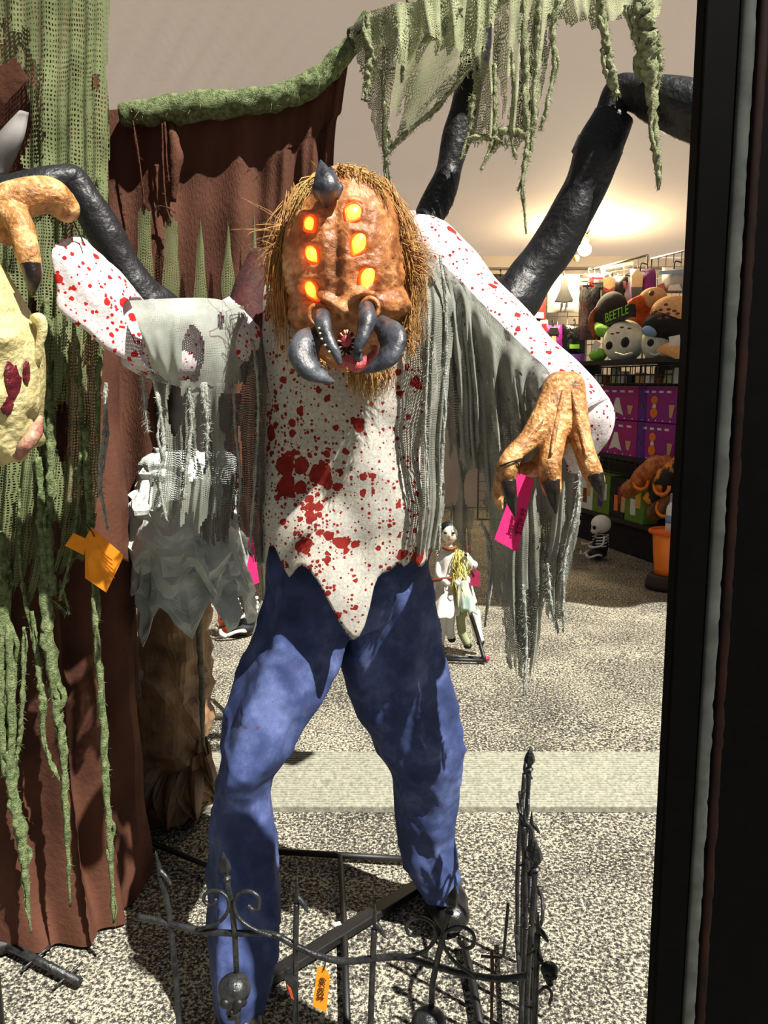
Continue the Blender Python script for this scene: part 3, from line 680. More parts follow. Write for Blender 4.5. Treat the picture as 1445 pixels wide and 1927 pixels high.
# gauze shawl, right side
def gz(name, levels, nu, nv, seed, jag, holes=(), folds=(.012, 4, 0), m=M_grey, side=.04, ripple=.010):
    return obj(name, MB().grid(nu, nv, levels_fn(levels, folds, ripple), torn(jag, seed, holes, side, 8), uv=True), m, mon)
gz('gauze_shawl', [[(790, 455, 1.80), (860, 520, 1.74), (960, 625, 1.64), (1035, 700, 1.58)], [(812, 560, 1.74), (868, 580, 1.70), (950, 690, 1.62), (1030, 735, 1.58)], [(838, 800, 1.74), (880, 800, 1.70), (960, 830, 1.64), (1060, 830, 1.60)],
               [(846, 930, 1.75), (890, 960, 1.71), (970, 1050, 1.66), (1085, 950, 1.62)], [(850, 1060, 1.75), (910, 1150, 1.71), (985, 1290, 1.66), (1076, 1190, 1.62)]], 90, 150, 3, .22, [(893, 920, 20, 40), (905, 1020, 18, 70), (960, 850, 14, 20), (1010, 1000, 8, 40), (855, 900, 8, 60)], (.014, 5, 0))
gz('gauze_shawl', [[(830, 490, 1.74), (900, 560, 1.70), (985, 650, 1.62)], [(850, 640, 1.70), (910, 680, 1.66), (990, 720, 1.60)], [(860, 780, 1.70), (920, 800, 1.66), (1000, 800, 1.61)], [(870, 980, 1.71), (925, 1000, 1.67), (1000, 960, 1.62)]], 70, 90, 8, .4, [(955, 670, 14, 24)], (.012, 4, 2))
gz('gauze_panel', [[(775, 452, 1.74), (812, 470, 1.72), (850, 540, 1.74)], [(790, 600, 1.66), (820, 600, 1.655), (856, 600, 1.70)], [(792, 800, 1.655), (812, 800, 1.65), (842, 800, 1.68)], [(786, 960, 1.66), (808, 960, 1.655), (834, 960, 1.68)], [(780, 1070, 1.67), (800, 1060, 1.66), (826, 1050, 1.68)]], 30, 120, 6, .10, (), (.007, 3, 1), side=.12)
gz('gauze_panel', [[(1050, 850, 1.60), (1070, 860, 1.60), (1095, 880, 1.60)], [(1040, 980, 1.62), (1062, 980, 1.62), (1090, 980, 1.62)], [(1030, 1080, 1.63), (1050, 1090, 1.63), (1072, 1090, 1.63)], [(1030, 1180, 1.64), (1050, 1190, 1.64), (1072, 1185, 1.64)]], 24, 70, 14, .14, (), (.008, 2, 1))
gz('gauze_panel', [[(950, 880, 1.62), (985, 890, 1.62), (1010, 900, 1.62)], [(945, 1030, 1.64), (985, 1050, 1.64), (1020, 1040, 1.64)], [(945, 1160, 1.65), (985, 1180, 1.65), (1020, 1170, 1.65)], [(960, 1290, 1.66), (985, 1320, 1.66), (1000, 1290, 1.66)]], 26, 80, 19, .2, (), (.008, 3, 1))
# gauze shawl, left side
gz('gauze_shawl', [[(455, 575, 1.74), (400, 562, 1.66), (330, 562, 1.59), (248, 566, 1.55)], [(462, 600, 1.72), (400, 600, 1.62), (330, 610, 1.55), (262, 610, 1.52)], [(465, 670, 1.72), (400, 680, 1.62), (330, 680, 1.55), (280, 660, 1.53)], [(460, 735, 1.74), (400, 735, 1.64), (335, 735, 1.58), (290, 700, 1.56)]], 70, 60, 21, .12, [(363, 662, 20, 52), (415, 605, 6, 18), (345, 705, 10, 12)], (.005, 3, 0), M_greyd, side=.0)
gz('gauze_shawl', [[(500, 560, 1.76), (475, 570, 1.74), (440, 580, 1.72)], [(502, 720, 1.72), (476, 720, 1.71), (448, 720, 1.70)], [(502, 880, 1.71), (478, 880, 1.71), (440, 880, 1.71)], [(500, 1000, 1.72), (476, 1010, 1.72), (450, 980, 1.72)], [(496, 1080, 1.73), (480, 1080, 1.73), (465, 1060, 1.73)]], 34, 110, 23, .16, [(448, 860, 8, 60)], (.008, 3, 0), M_greydark, side=.1)
gz('gauze_panel', [[(290, 690, 1.58), (350, 720, 1.60), (430, 720, 1.66)], [(296, 800, 1.60), (350, 800, 1.62), (430, 820, 1.68)], [(280, 900, 1.61), (350, 930, 1.63), (425, 930, 1.69)], [(270, 1010, 1.62), (345, 1040, 1.64), (420, 1020, 1.70)]], 50, 90, 27, .35, [(330, 770, 14, 50), (385, 830, 14, 60), (300, 860, 14, 60), (420, 780, 10, 40)], (.012, 4, 0), m=M_grey)
gz('gauze_panel', [[(385, 730, 1.66), (420, 740, 1.68), (455, 740, 1.72)], [(380, 900, 1.68), (415, 900, 1.70), (450, 900, 1.73)], [(378, 1060, 1.69), (410, 1080, 1.71), (440, 1040, 1.74)]], 30, 80, 29, .3, [(405, 800, 8, 40)], (.010, 2, 0), m=M_greydark)
for pts, r, Y in [([(285, 700), (302, 780), (308, 850), (300, 900), (312, 980)], [4, 4, 6, 5, 2], 1.57), ([(355, 730), (360, 800), (352, 870), (345, 940)], [5, 4, 4, 2], 1.60), ([(380, 720), (390, 800), (388, 860)], [7, 5, 2], 1.62), ([(200, 720), (196, 820), (188, 900), (202, 998)], [3, 5, 5, 2], 1.70),
                  ([(268, 700), (272, 760), (278, 810)], [3, 3, 1], 1.58), ([(828, 480), (840, 600), (836, 760), (830, 900), (826, 1040)], [3, 4, 4, 4, 2], 1.67), ([(1090, 880), (1086, 960), (1062, 1060), (1060, 1190)], [3, 4, 4, 2], 1.60), ([(905, 980), (920, 1020), (922, 1080), (912, 1180)], [2, 4, 4, 2], 1.66),
                  ([(1030, 1060), (1036, 1130), (1050, 1190)], [3, 4, 3], 1.61), ([(985, 1100), (990, 1200), (986, 1310)], [3, 4, 2], 1.63), ([(800, 500), (806, 640), (800, 800), (806, 960)], [3, 3, 3, 2], 1.64), ([(476, 640), (486, 760), (480, 900), (470, 1040)], [3, 3, 3, 2], 1.69), ([(440, 700), (442, 800), (452, 900), (446, 980)], [3, 3, 4, 2], 1.70)]:
    strand([W(x, y, Y) for x, y in pts], [x * pm(Y) for x in r], mon, M_greystr, fuzz=90)
# ------------------------------------------------------------------ head
HC = W(652, 512, 1.62); HR = V((.124, .150, .200))
def hsurf(px, py, lift=0.0):
    d = ray(px, py); o = CAM - HC
    D = V((d.x / HR.x, d.y / HR.y, d.z / HR.z)); O = V((o.x / HR.x, o.y / HR.y, o.z / HR.z))
    a, b, c = D.dot(D), 2 * D.dot(O), O.dot(O) - 1; q = b * b - 4 * a * c
    t = (-b - math.sqrt(q)) / (2 * a) if q > 0 else -b / (2 * a)
    p = CAM + d * t; n = V(((p - HC).x / HR.x ** 2, (p - HC).y / HR.y ** 2, (p - HC).z / HR.z ** 2)).normalized()
    return p + n * lift, n
EYES = [(583, 422, 12, 17, 28), (664, 401, 14, 19, -26), (587, 479, 12, 19, 38), (674, 460, 13, 22, -26), (586, 546, 12, 20, 40), (691, 525, 14, 24, -30)]
SC = []  # cx, cy, sx, sy, angle deg, amplitude
for x, y, w, h, a in EYES:
    SC += [(x, y, w * .95, h * .95, 0, -.012), (x - (w + 4 if x < 640 else -w - 4), y - 6, 9, h * .9, 0, .007), (x, y - h - 3, w * 1.1, 6, 0, .008), (x, y + h + 3, w * 1.1, 6, 0, .006)]
SC += [(632, 470, 8, 80, 0, -.007), (612, 470, 8, 70, -4, .005), (652, 470, 8, 70, 4, .005), (645, 582, 13, 16, 0, .024), (638, 594, 4, 6, 0, -.018), (653, 592, 4, 6, 0, -.018), (645, 560, 16, 14, 0, -.004),
       (618, 562, 26, 7, 28, .018), (670, 552, 28, 7, -32, .018), (612, 575, 22, 5, 26, -.010), (676, 570, 22, 5, -26, -.010), (570, 590, 26, 16, 0, .016), (726, 575, 30, 22, 0, .024), (748, 560, 12, 26, 0, .010), (560, 620, 20, 18, 0, .012), (745, 610, 18, 20, 0, .016),
       (650, 648, 20, 26, 0, -.045), (618, 604, 14, 18, 0, .012), (690, 600, 18, 20, 0, .014), (565, 560, 30, 5, 10, -.006), (735, 545, 30, 5, -20, -.006), (760, 590, 10, 30, 0, .008), (545, 470, 10, 60, 0, .008), (756, 470, 12, 70, 0, -.004)]
def head_mesh():
    m = MB(); nu, nv = 200, 150; pts = []
    for j in range(nv + 1):
        ph = PI * j / nv
        for i in range(nu):
            th = 2 * PI * i / nu
            d = V((math.sin(ph) * math.cos(th), math.sin(ph) * math.sin(th), math.cos(ph)))
            e = V((math.copysign(abs(d.x) ** .97, d.x), d.y, d.z))
            p = HC + V((e.x * HR.x, e.y * HR.y, e.z * HR.z)); n = V((d.x / HR.x, d.y / HR.y, d.z / HR.z)).normalized()
            if d.z < -.3:  # narrower jaw
                p.x = lerp(p.x, HC.x, (-.3 - d.z) * .45)
            if d.y < .25:
                x, y = pix(p); a = 0
                for cx, cy, sx_, sy_, an, am in SC:
                    dx, dy = x - cx, y - cy
                    if abs(dx) > 3 * sx_ + 3 * sy_ or abs(dy) > 3 * sx_ + 3 * sy_: continue
                    if an:
                        c_, s_ = math.cos(math.radians(an)), math.sin(math.radians(an)); dx, dy = dx * c_ + dy * s_, -dx * s_ + dy * c_
                    a += am * math.exp(-(dx / sx_) ** 2 - (dy / sy_) ** 2)
                wr_ = noise.noise(V((p.x * 28, p.y * 28, p.z * 42)) + V((noise.noise(p * 20), 0, noise.noise(p * 22 + V((4, 0, 0)))) ) * 1.4)
                a += .0026 * (1 - 2 * abs(wr_)) + .0010 * noise.noise(p * 120) + (.004 * (1 - 2 * abs(noise.noise(V((p.x * 40, p.y * 30, p.z * 130))))) if y > 480 and (x < 590 or x > 690) else 0)
                p = p + n * a
            pts.append(p)
    fs = [(j * nu + i, (j + 1) * nu + i, (j + 1) * nu + (i + 1) % nu, j * nu + (i + 1) % nu) for j in range(nv) for i in range(nu)]
    return m.add(pts, fs)
head = obj('head', head_mesh(), M_face, mon)
def teardrop(x, y, w, h, a, lift, k=1.0, dp=.008):
    p, n = hsurf(x, y, lift); ax = V((1, 0, 0)); ax = (ax - n * ax.dot(n)).normalized(); ay = n.cross(ax) * -1
    if ay.z < 0: ay = -ay
    an = math.radians(a); u = ax * math.cos(an) + ay * math.sin(an); v = -ax * math.sin(an) + ay * math.cos(an); s = pm(1.5) * k
    def pt(d):
        z = d.z; pinch = 1 - .62 * max(0, -z) ** 1.3
        return p + u * (d.x * w * s * pinch) + v * (z * h * s) + n * (d.y * dp)
    return p, n, pt
for x, y, w, h, a in EYES:
    aa = -a if True else a
    p, n, pt = teardrop(x, y, w, h, a, -.001)
    m = MB(); b = MB().ball((0, 0, 0), 1, 24, 16); m.add([pt(q) for q in b.v], b.f)
    e = obj('eye', m, M_eye, head)
    ring = [pt(V((math.cos(t) * 1.12, -.1, math.sin(t) * 1.12))) for t in [2 * PI * i / 28 for i in range(29)]]
    ld = bpy.data.lights.new('eye_light', 'POINT'); ld.energy = .030; ld.color = (1.0, .22, .03); ld.shadow_soft_size = .008
    lo2 = bpy.data.objects.new('eye_light', ld); COL.objects.link(lo2); lo2.parent = e; lo2.location = p + n * .026 - WP[e]
    obj('eyelid', MB().tube(ring, .0038, 8, rough=.3, rs=60, caps=False), M_lid, e)
# horn
hp, hn = hsurf(613, 392, 0)
hn_ = MB()
def hornp(pts, r, flat=.75): hn_.tube(pts, r, 14, 26, flat=flat, up=(0, -1, 0))
b0 = W(614, 392, hp.y - .004); b1_ = W(613, 355, hp.y - .030); b2_ = W(608, 325, hp.y - .022)
hornp([b0, b1_, b2_, W(603, 300, hp.y - .005)], [.004, .026, .015, .0015])
hornp([W(620, 360, hp.y - .028), W(624, 335, hp.y - .02), W(623, 311, hp.y - .008)], [.016, .011, .0015])
hornp([W(604, 370, hp.y - .02), W(596, 352, hp.y - .012), W(594, 340, hp.y)], [.012, .010, .002]); hornp([W(628, 372, hp.y - .02), W(638, 352, hp.y - .012), W(640, 344, hp.y)], [.010, .009, .002])
horn = obj('horn', fused(hn_, .0025, 2), M_claw, head)
def spikes(path, n, side, l, parent, m=M_tooth):
    P = cat(path, n)
    for i, p in enumerate(P):
        obj('spike', MB().tube([p, p + side * l * .6, p + side * l], [.0026, .0018, .0004], 6), m, parent)
# mandibles
def tusk(pts, r, flat=.8, seg=18, sp_=None):
    o = obj('mandible', MB().tube([W(*p) for p in pts], [x * pm(1.42) for x in r], seg, 40, flat=flat, up=(0, -1, 0), rough=.12, rs=30), M_claw, head)
    if sp_:
        pts2, side, l = sp_; spikes([W(*p) for p in pts2[0]], pts2[1], V(side).normalized(), l, o)
    return o
tusk([(600, 625, 1.47), (578, 645, 1.43), (572, 672, 1.41), (588, 698, 1.40), (612, 712, 1.40), (630, 718, 1.405)], [16, 27, 30, 25, 13, 1], .6, sp_=(([(557, 648, 1.42), (556, 672, 1.41), (567, 695, 1.40), (584, 708, 1.40)], 7), (-.8, -.3, -.3), .006))
tusk([(712, 606, 1.46), (732, 624, 1.43), (739, 648, 1.41), (728, 672, 1.40), (704, 690, 1.40), (680, 702, 1.405)], [15, 24, 27, 23, 13, 1], .6, sp_=(([(752, 628, 1.42), (756, 648, 1.41), (748, 670, 1.40), (728, 686, 1.40)], 6), (.9, -.3, -.1), .006))
tusk([(606, 592, 1.46), (608, 612, 1.43), (618, 640, 1.41), (632, 664, 1.40), (640, 686, 1.40)], [14, 15, 12, 9, 4], .9, sp_=(([(601, 618, 1.41), (606, 638, 1.40), (620, 662, 1.39)], 5), (-.6, -.7, .1), .004))
tusk([(688, 578, 1.46), (690, 600, 1.425), (684, 628, 1.405), (675, 652, 1.395), (676, 664, 1.39)], [15, 17, 13, 9, 5], .9)
tusk([(668, 660, 1.405), (674, 670, 1.40), (679, 680, 1.40)], [9, 8, 5], .9, 12)
for c in ((604, 590), (690, 578)):
    p, n = hsurf(*c, .012); obj('socket_ring', MB().tube([p + V((math.cos(a) * .017, -.004, math.sin(a) * .018)) for a in [2 * PI * i / 20 for i in range(21)]], .005, 8, rough=.4, rs=60, caps=False), M_face, head)
# mouth
mo = obj('mouth', MB().ball(W(652, 652, 1.475), (.020, .014, .032), 20, 14), M_mouth, head)
obj('tongue', MB().ball(W(651, 640, 1.462), (.011, .010, .013), 16, 10, fn=lambda d: 1 + .08 * nz(d, 4)), M_tongue, mo)
obj('lower_lip', MB().tube([W(640, 690, 1.455), W(656, 680, 1.445), W(672, 688, 1.445), W(700, 668, 1.455), W(707, 652, 1.465)], [.004, .012, .012, .007, .004], 12, 24, rough=.2, rs=50), M_tongue, mo)
for i in range(13):
    a = 2 * PI * (i + .3 * math.sin(i * 5)) / 13; p = W(652 + 17 * math.cos(a), 646 + 25 * math.sin(a), 1.458); d = V((-math.cos(a), -.5, math.sin(a))).normalized()
    obj('tooth', MB().tube([p, p + d * .005, p + d * .008], [.0022, .0015, .0003], 6), M_tooth, mo)
# hair: bundles of real strands
def hairs(name, roots, tips, n, w, m, jit=.012, sag=.02, par=head):
    mb = MB()
    for i in range(n):
        u = random.random(); a = cat_at(roots, u); b = cat_at(tips, min(1, max(0, u + random.gauss(0, .12))))
        a = a + V((random.gauss(0, 1), random.gauss(0, 1), random.gauss(0, 1))) * jit * .5; b = b + V((random.gauss(0, 1), random.gauss(0, 1), random.gauss(0, 2))) * jit
        mid_ = (a + b) / 2 + V((random.gauss(0, 1), random.gauss(0, 1), 0)) * jit + V((0, -sag, 0))
        mb.tube([a, mid_, b], [w, w * .9, w * .2], 3, 6, caps=False)
    return obj(name, mb, m, par)
hl = hairs('hair', [W(560, 350, 1.62), W(543, 390, 1.61), W(534, 440, 1.61)], [W(522, 500, 1.60), W(516, 600, 1.62), W(540, 655, 1.58)], 300, .0011, M_hair)
hairs('hair', [W(712, 338, 1.61), W(736, 358, 1.60), W(756, 420, 1.60)], [W(786, 480, 1.62), W(792, 560, 1.61), W(774, 655, 1.58)], 330, .0011, M_hair)
hairs('hair_cap', [W(560, 380, 1.57), W(585, 340, 1.57), W(612, 322, 1.57)], [W(546, 430, 1.55), W(556, 385, 1.53), W(585, 345, 1.53)], 90, .0012, M_hairy, .006, .01)
hairs('hair_cap', [W(630, 318, 1.57), W(670, 318, 1.57), W(712, 345, 1.57)], [W(645, 330, 1.52), W(690, 335, 1.52), W(735, 390, 1.53)], 90, .0012, M_hairy, .006, .01)
hairs('hair', [W(545, 425, 1.58), W(540, 440, 1.58), W(535, 460, 1.58)], [W(498, 448, 1.60), W(490, 490, 1.62), W(505, 520, 1.62)], 60, .0009, M_hair, .018, .0)
hairs('hair', [W(752, 440, 1.57), W(768, 480, 1.57), W(776, 520, 1.57)], [W(798, 470, 1.58), W(800, 500, 1.58), (W(792, 540, 1.57))], 110, .0010, M_hair, .014, .0)
hairs('beard', [W(655, 690, 1.50), W(690, 690, 1.49), W(735, 680, 1.50)], [W(660, 728, 1.52), W(696, 750, 1.52), W(730, 735, 1.54)], 170, .0010, M_hair, .007, .01)
hairs('beard', [W(560, 630, 1.52), W(575, 650, 1.50), W(600, 680, 1.49)], [W(545, 660, 1.55), W(556, 680, 1.55), W(620, 700, 1.50)], 110, .0010, M_hair, .007, .0)
hairs('hair', [W(775, 560, 1.57), W(772, 600, 1.56), W(765, 640, 1.56)], [W(770, 640, 1.57), W(765, 660, 1.57), W(760, 680, 1.57)], 80, .0010, M_hair, .01, .01)
# ------------------------------------------------------------------ hands
def hand(chains, blobs, claws, name='hand', m=M_skin, vox=.0032):
    mb = MB()
    for pts, r in chains:
        P = [W(*p) for p in pts]; rr = [x * pm(1.5) for x in r]
        mb.tube(P, rr, 14, 30); mb.ball(P[0], rr[0], 12, 8); mb.ball(P[-1], rr[-1], 12, 8)
    for c, r in blobs: mb.ball(W(*c), tuple(x * pm(1.5) for x in r), 16, 12)
    o = obj(name, fused(mb, vox, 3), m, mon)
    for pts, r in claws:
        obj('claw', MB().tube([W(*p) for p in pts], [x * pm(1.5) for x in r], 14, 22), M_clawb, o)
    return o
hr = hand([([(1052, 730, 1.57), (1030, 775, 1.54), (995, 828, 1.51), (970, 850, 1.49), (955, 878, 1.48), (950, 915, 1.49)], [32, 27, 20, 17, 21, 19]),
           ([(1062, 730, 1.57), (1046, 800, 1.53), (1036, 862, 1.49), (1034, 886, 1.485), (1038, 918, 1.49)], [32, 25, 21, 22, 19]),
           ([(1072, 728, 1.57), (1086, 800, 1.54), (1100, 850, 1.51), (1112, 882, 1.50), (1122, 905, 1.50)], [30, 23, 19, 20, 17]),
           ([(1030, 780, 1.56), (985, 840, 1.56), (950, 880, 1.55), (938, 930, 1.54), (942, 955, 1.54)], [26, 18, 15, 12, 6]),
           ([(1060, 760, 1.57), (1045, 840, 1.56), (1010, 878, 1.56), (985, 886, 1.55)], [34, 26, 18, 14])],
          [((1058, 755, 1.57), (36, 30, 44)), ((1030, 800, 1.55), (38, 26, 36))],
          [([(956, 905, 1.475), (962, 940, 1.465), (969, 972, 1.47)], [15, 11, 2]), ([(1036, 905, 1.475), (1042, 935, 1.468), (1046, 966, 1.475)], [17, 12, 2.5]), ([(1120, 895, 1.49), (1128, 918, 1.48), (1134, 942, 1.485)], [16, 11, 2.5])])
for pts in ([(1046, 735, 1.535), (1022, 790, 1.51), (988, 838, 1.485)], [(1060, 735, 1.53), (1046, 800, 1.505), (1038, 855, 1.465)], [(1076, 735, 1.535), (1090, 800, 1.515), (1104, 860, 1.485)]):
    obj('tendon', MB().tube([W(*p) for p in pts], [.004, .006, .003], 8, 20, rough=.3, rs=50), M_skin, hr)
hl_ = hand([([(124, 392, 1.47), (95, 368, 1.45), (50, 372, 1.43), (0, 392, 1.42), (-50, 430, 1.42)], [24, 30, 32, 34, 36]),
            ([(10, 395, 1.42), (36, 420, 1.39), (50, 470, 1.37), (60, 510, 1.37)], [26, 22, 20, 17]),
            ([(-30, 410, 1.44), (10, 440, 1.44), (30, 448, 1.44)], [24, 18, 14])],
           [((125, 388, 1.47), (16, 16, 22)), ((132, 372, 1.47), (8, 8, 9)), ((132, 406, 1.47), (8, 8, 8))],
           [([(58, 498, 1.352), (62, 525, 1.35), (60, 556, 1.36)], [16, 14, 4])])
obj('wire', MB().tube([W(136, 400, 1.47), W(140, 420, 1.48), W(152, 445, 1.50), W(160, 462, 1.50)], .0014, 6, 14), M_blackm, hl_)
# price tag on the finger
tg = [(975, 890), (1005, 901), (974, 1040), (930, 1015)]
ptag = card('price_tag', tg, 1.505, M_pink, 'hot pink card price tag tied to the clawed finger at right')
P4 = [W(x, y, 1.503) for x, y in tg]
axd = (P4[1] - P4[2]).normalized(); ayd = (P4[0] - P4[1]); ayd = (ayd - axd * ayd.dot(axd)).normalized()
M_inkr = mat('dark red ink', S(120, 10, 50), None, rough=.9)
for s_, u, w, sz in (('Jumping', .36, .86, .0125), ('Spider', .30, .55, .0125), ('$329.99', .40, .24, .0165)):
    c = P4[2] + (P4[1] - P4[2]) * u + (P4[0] - P4[1]) * w * .82 + V((0, -.0006, 0))
    text(s_, sz, c, axd, ayd, M_inkr, ptag, shear=.15)
fr = W(958, 872, 1.482)
obj('string', MB().tube([fr + V((math.cos(a) * .023, math.sin(a) * .026, .010 * math.cos(a + .6))) for a in [2 * PI * i / 24 for i in range(25)]] , .0016, 6, caps=False), M_blackm, ptag)
obj('string_tail', MB().tube([W(970, 866, 1.462), W(976, 876, 1.465), W(977, 892, 1.50)], .0015, 6, 12), M_blackm, ptag)

# ------------------------------------------------------------------ pale zombie head at the left edge
zm = thing('zombie_head', (W(-45, 1700, 1.34).x, 1.36, 0), 'pale yellow zombie mask with red gashes cut off by the left edge', 'mask')
ZC = W(-25, 675, 1.36); ZR = V((.088, .12, .185))
ZS = [(20, 720, 14, 40, -15, -.010), (48, 700, 8, 26, 0, -.006), (62, 815, 22, 16, -35, .022), (72, 800, 6, 24, -40, -.010), (30, 850, 24, 12, 0, .014), (0, 590, 60, 8, 0, -.004), (0, 640, 30, 16, 0, .012), (60, 760, 20, 30, 0, .006), (5, 805, 18, 25, 0, -.008)]
def zmesh():
    m = MB(); nu, nv = 130, 110; pts = []
    for j in range(nv + 1):
        ph = PI * j / nv
        for i in range(nu):
            th = 2 * PI * i / nu; d = V((math.sin(ph) * math.cos(th), math.sin(ph) * math.sin(th), math.cos(ph)))
            p = ZC + V((d.x * ZR.x * (1 if d.z < .2 else 1 - .6 * (d.z - .2)), d.y * ZR.y, d.z * ZR.z))
            if d.y < .3:
                x, y = pix(p); a = 0
                for cx, cy, sx_, sy_, an, am in ZS:
                    dx, dy = x - cx, y - cy; c_, s_ = math.cos(math.radians(an)), math.sin(math.radians(an)); dx, dy = dx * c_ + dy * s_, -dx * s_ + dy * c_
                    a += am * math.exp(-(dx / sx_) ** 2 - (dy / sy_) ** 2)
                if y > 590: a += .003 * (1 - 2 * abs(nz(V((p.x * 60, p.y * 40, p.z * 16)))))
                p = p + d * a
            pts.append(p)
    return m.add(pts, [(j * nu + i, (j + 1) * nu + i, (j + 1) * nu + (i + 1) % nu, j * nu + (i + 1) % nu) for j in range(nv) for i in range(nu)])
zh = obj('face', zmesh(), M_zombie, zm)
ear = MB(); ear.tube([W(62, 600, 1.36), W(74, 600, 1.35), (W(80, 620, 1.35)), W(74, 650, 1.35), W(68, 680, 1.355), W(60, 684, 1.36)], [.008, .011, .009, .007, .009, .006], 10, 26); ear.ball(W(66, 640, 1.37), (.010, .012, .034))
obj('ear', fused(ear, .0035, 2), M_zombie, zm)
def patch(cx, cy, rx, ry, seed, Y0, th=.002):
    """irregular raised patch wrapped on the zombie face"""
    out = []
    def zs(x, y):
        d = ray(x, y); o = CAM - ZC; D = V((d.x / ZR.x, d.y / ZR.y, d.z / ZR.z)); O = V((o.x / ZR.x, o.y / ZR.y, o.z / ZR.z)); a, b, c = D.dot(D), 2 * D.dot(O), O.dot(O) - 1; q = max(0, b * b - 4 * a * c)
        return CAM + d * ((-b - math.sqrt(q)) / (2 * a) - .002)
    m = MB()
    def fn(u, v):
        a = u * 2 * PI; r = v * (1 + .35 * noise.noise(V((math.cos(a) * 2, math.sin(a) * 2, seed))) + .25 * noise.noise(V((math.cos(a) * 7, math.sin(a) * 7, seed))))
        p = zs(min(76, cx + rx * r * math.cos(a)), cy + ry * r * math.sin(a)); return p + V((0, .006 * v ** 3 + .004 * nz(p, 60), 0))
    return m.grid(30, 8, fn)
for i, (cx, cy, rx, ry) in enumerate([(22, 712, 17, 42), (48, 700, 8, 24), (10, 765, 12, 18), (58, 812, 14, 10)]):
    obj('wound', patch(cx, cy, rx, ry, i * 3.3, 1.25), M_wound, zm)
obj('lips', MB().tube([W(32, 860, 1.255), W(50, 835, 1.25), W(66, 812, 1.26), W(76, 785, 1.29)], [.008, .012, .011, .004], 10, 26, rough=.4, rs=50), mat('bloody lips', S(196, 160, 128), S(132, 50, 56), 22, .4, bs=60, bst=.6), zm)
obj('pole', MB().tube([(WP[zm].x, 1.36, 0), (WP[zm].x, 1.36, ZC.z - .15)], .02, 12), M_blackm, zm)
obj('foot_plate', MB().tube([(WP[zm].x, 1.36, 0), (WP[zm].x, 1.36, .02)], .12, 24), M_blackm, zm)

# ------------------------------------------------------------------ ragged figure behind the column
rf = thing('ragged_figure', R(330, 1560), 'ragged figure in crinkled grey tunic and brown robe beside the brown column', 'costume figure')
def crink(a, s, seed):
    def f(q, t, th, d):
        v = 1.4 * (1 - 2 * abs(noise.noise(V((q.x * 1.2, q.y * 1.2, q.z * .45)) * s * .8 + V((seed, 2, 0)))))
        w = noise.noise(q * s * 1.6 + V((0, seed, 0)))
        return d * a * (v * .6 + w)
    return f
def jag(am, fq, t0=.6):
    def f(q, t, th):
        k = max(0, (t - t0) / (1 - t0)); tri = abs(((th * fq / PI) % 2) - 1)
        return -am * (tri - .3 + .5 * noise.noise(V((th * 3, 1, 0)))) * k
    return f
rb = obj('robe', loft([(1000, 285, 392, 2.60, .13), (1200, 272, 388, 2.60, .14), (1350, 262, 384, 2.60, .15), (1440, 250, 378, 2.60, .15), (1480, 240, 384, 2.60, .15), (1510, 232, 388, 2.60, .15)], 56, 10, 2.2, crink(.030, 11, 1), hem=jag(.05, 7, .8)), M_tan_robe, rf, smooth=False, solid=.003)
obj('under_robe', loft([(640, 310, 430, 2.40, .10), (800, 300, 436, 2.40, .12), (960, 285, 440, 2.40, .12)], 40, 8, 2.2, crink(.02, 12, 3)), mat('near black cloth', S(30, 26, 24), S(48, 42, 38), 12, .8), rf)
tn = obj('tunic', loft([(840, 310, 410, 2.38, .08), (860, 290, 430, 2.37, .13), (900, 276, 436, 2.36, .15), (1000, 262, 440, 2.34, .17), (1080, 258, 452, 2.33, .18), (1125, 262, 462, 2.32, .18)], 60, 10, 2.2, crink(.030, 14, 5), hem=jag(.11, 9, .7)), M_tunic, rf, smooth=False, solid=.003)
obj('tunic_layer', loft([(850, 310, 400, 2.34, .08), (900, 282, 424, 2.32, .15), (960, 264, 430, 2.29, .17), (1060, 260, 438, 2.27, .18)], 50, 10, 2.2, crink(.030, 17, 9), hem=jag(.10, 8, .4)), M_tunic, tn, smooth=False, solid=.003)
obj('hem_strip', MB().tube([W(372, 1150, 2.30), W(380, 1300, 2.31), W(382, 1390, 2.33), W(390, 1420, 2.34)], [.02, .024, .012, .002], 8, 24, flat=.4, rough=.5, rs=30), M_greydark and mat('mouldy grey rag', S(70, 66, 56), S(120, 114, 98), 40, .9, bs=90, bst=.8), rf)
obj('edge_binding', MB().tube([W(440, 880, 2.24), W(430, 960, 2.2), W(432, 1000, 2.18), W(450, 1060, 2.16), W(466, 1100, 2.15)], .006, 8, 24), mat('white binding', S(210, 208, 204), None), tn)
for i, (x, y, tx_, ty_, w) in enumerate([(300, 1470, 262, 1560, 26), (330, 1480, 318, 1556, 28), (360, 1475, 372, 1540, 26), (378, 1450, 412, 1500, 24), (384, 1420, 404, 1460, 18), (280, 1500, 240, 1530, 20)]):
    a_, b_ = W(x, y - 30, 2.45), R(tx_, ty_, .012)
    def hp_(u, v, a_=a_, b_=b_, w=w, i=i):
        c = lerp(a_, b_, v) + V((0, -.06 * math.sin(PI * v), .03 * math.sin(PI * v))); d = (b_ - a_).normalized(); sd_ = V((d.z, 0, -d.x)).normalized() if abs(d.x) + abs(d.z) > 0 else V((1, 0, 0))
        return c + sd_ * (u - .5) * 2 * w * pm(2.3) * (math.sin(PI * min(1, .25 + .75 * v)) + .05) + V((0, .02 * math.sin(u * 9 + i), 0))
    obj('hem_point', MB().grid(8, 12, hp_), M_tan_robe, rf, smooth=False, solid=.003)
for p in ([R(345, 1560, .01), R(395, 1500, .03)], [R(270, 1580, .01), R(420, 1640, .01)], [R(395, 1478, .06), R(412, 1468, .06)]):
    obj('stand_tube', MB().tube(p, .009, 8), M_blackm, rf)
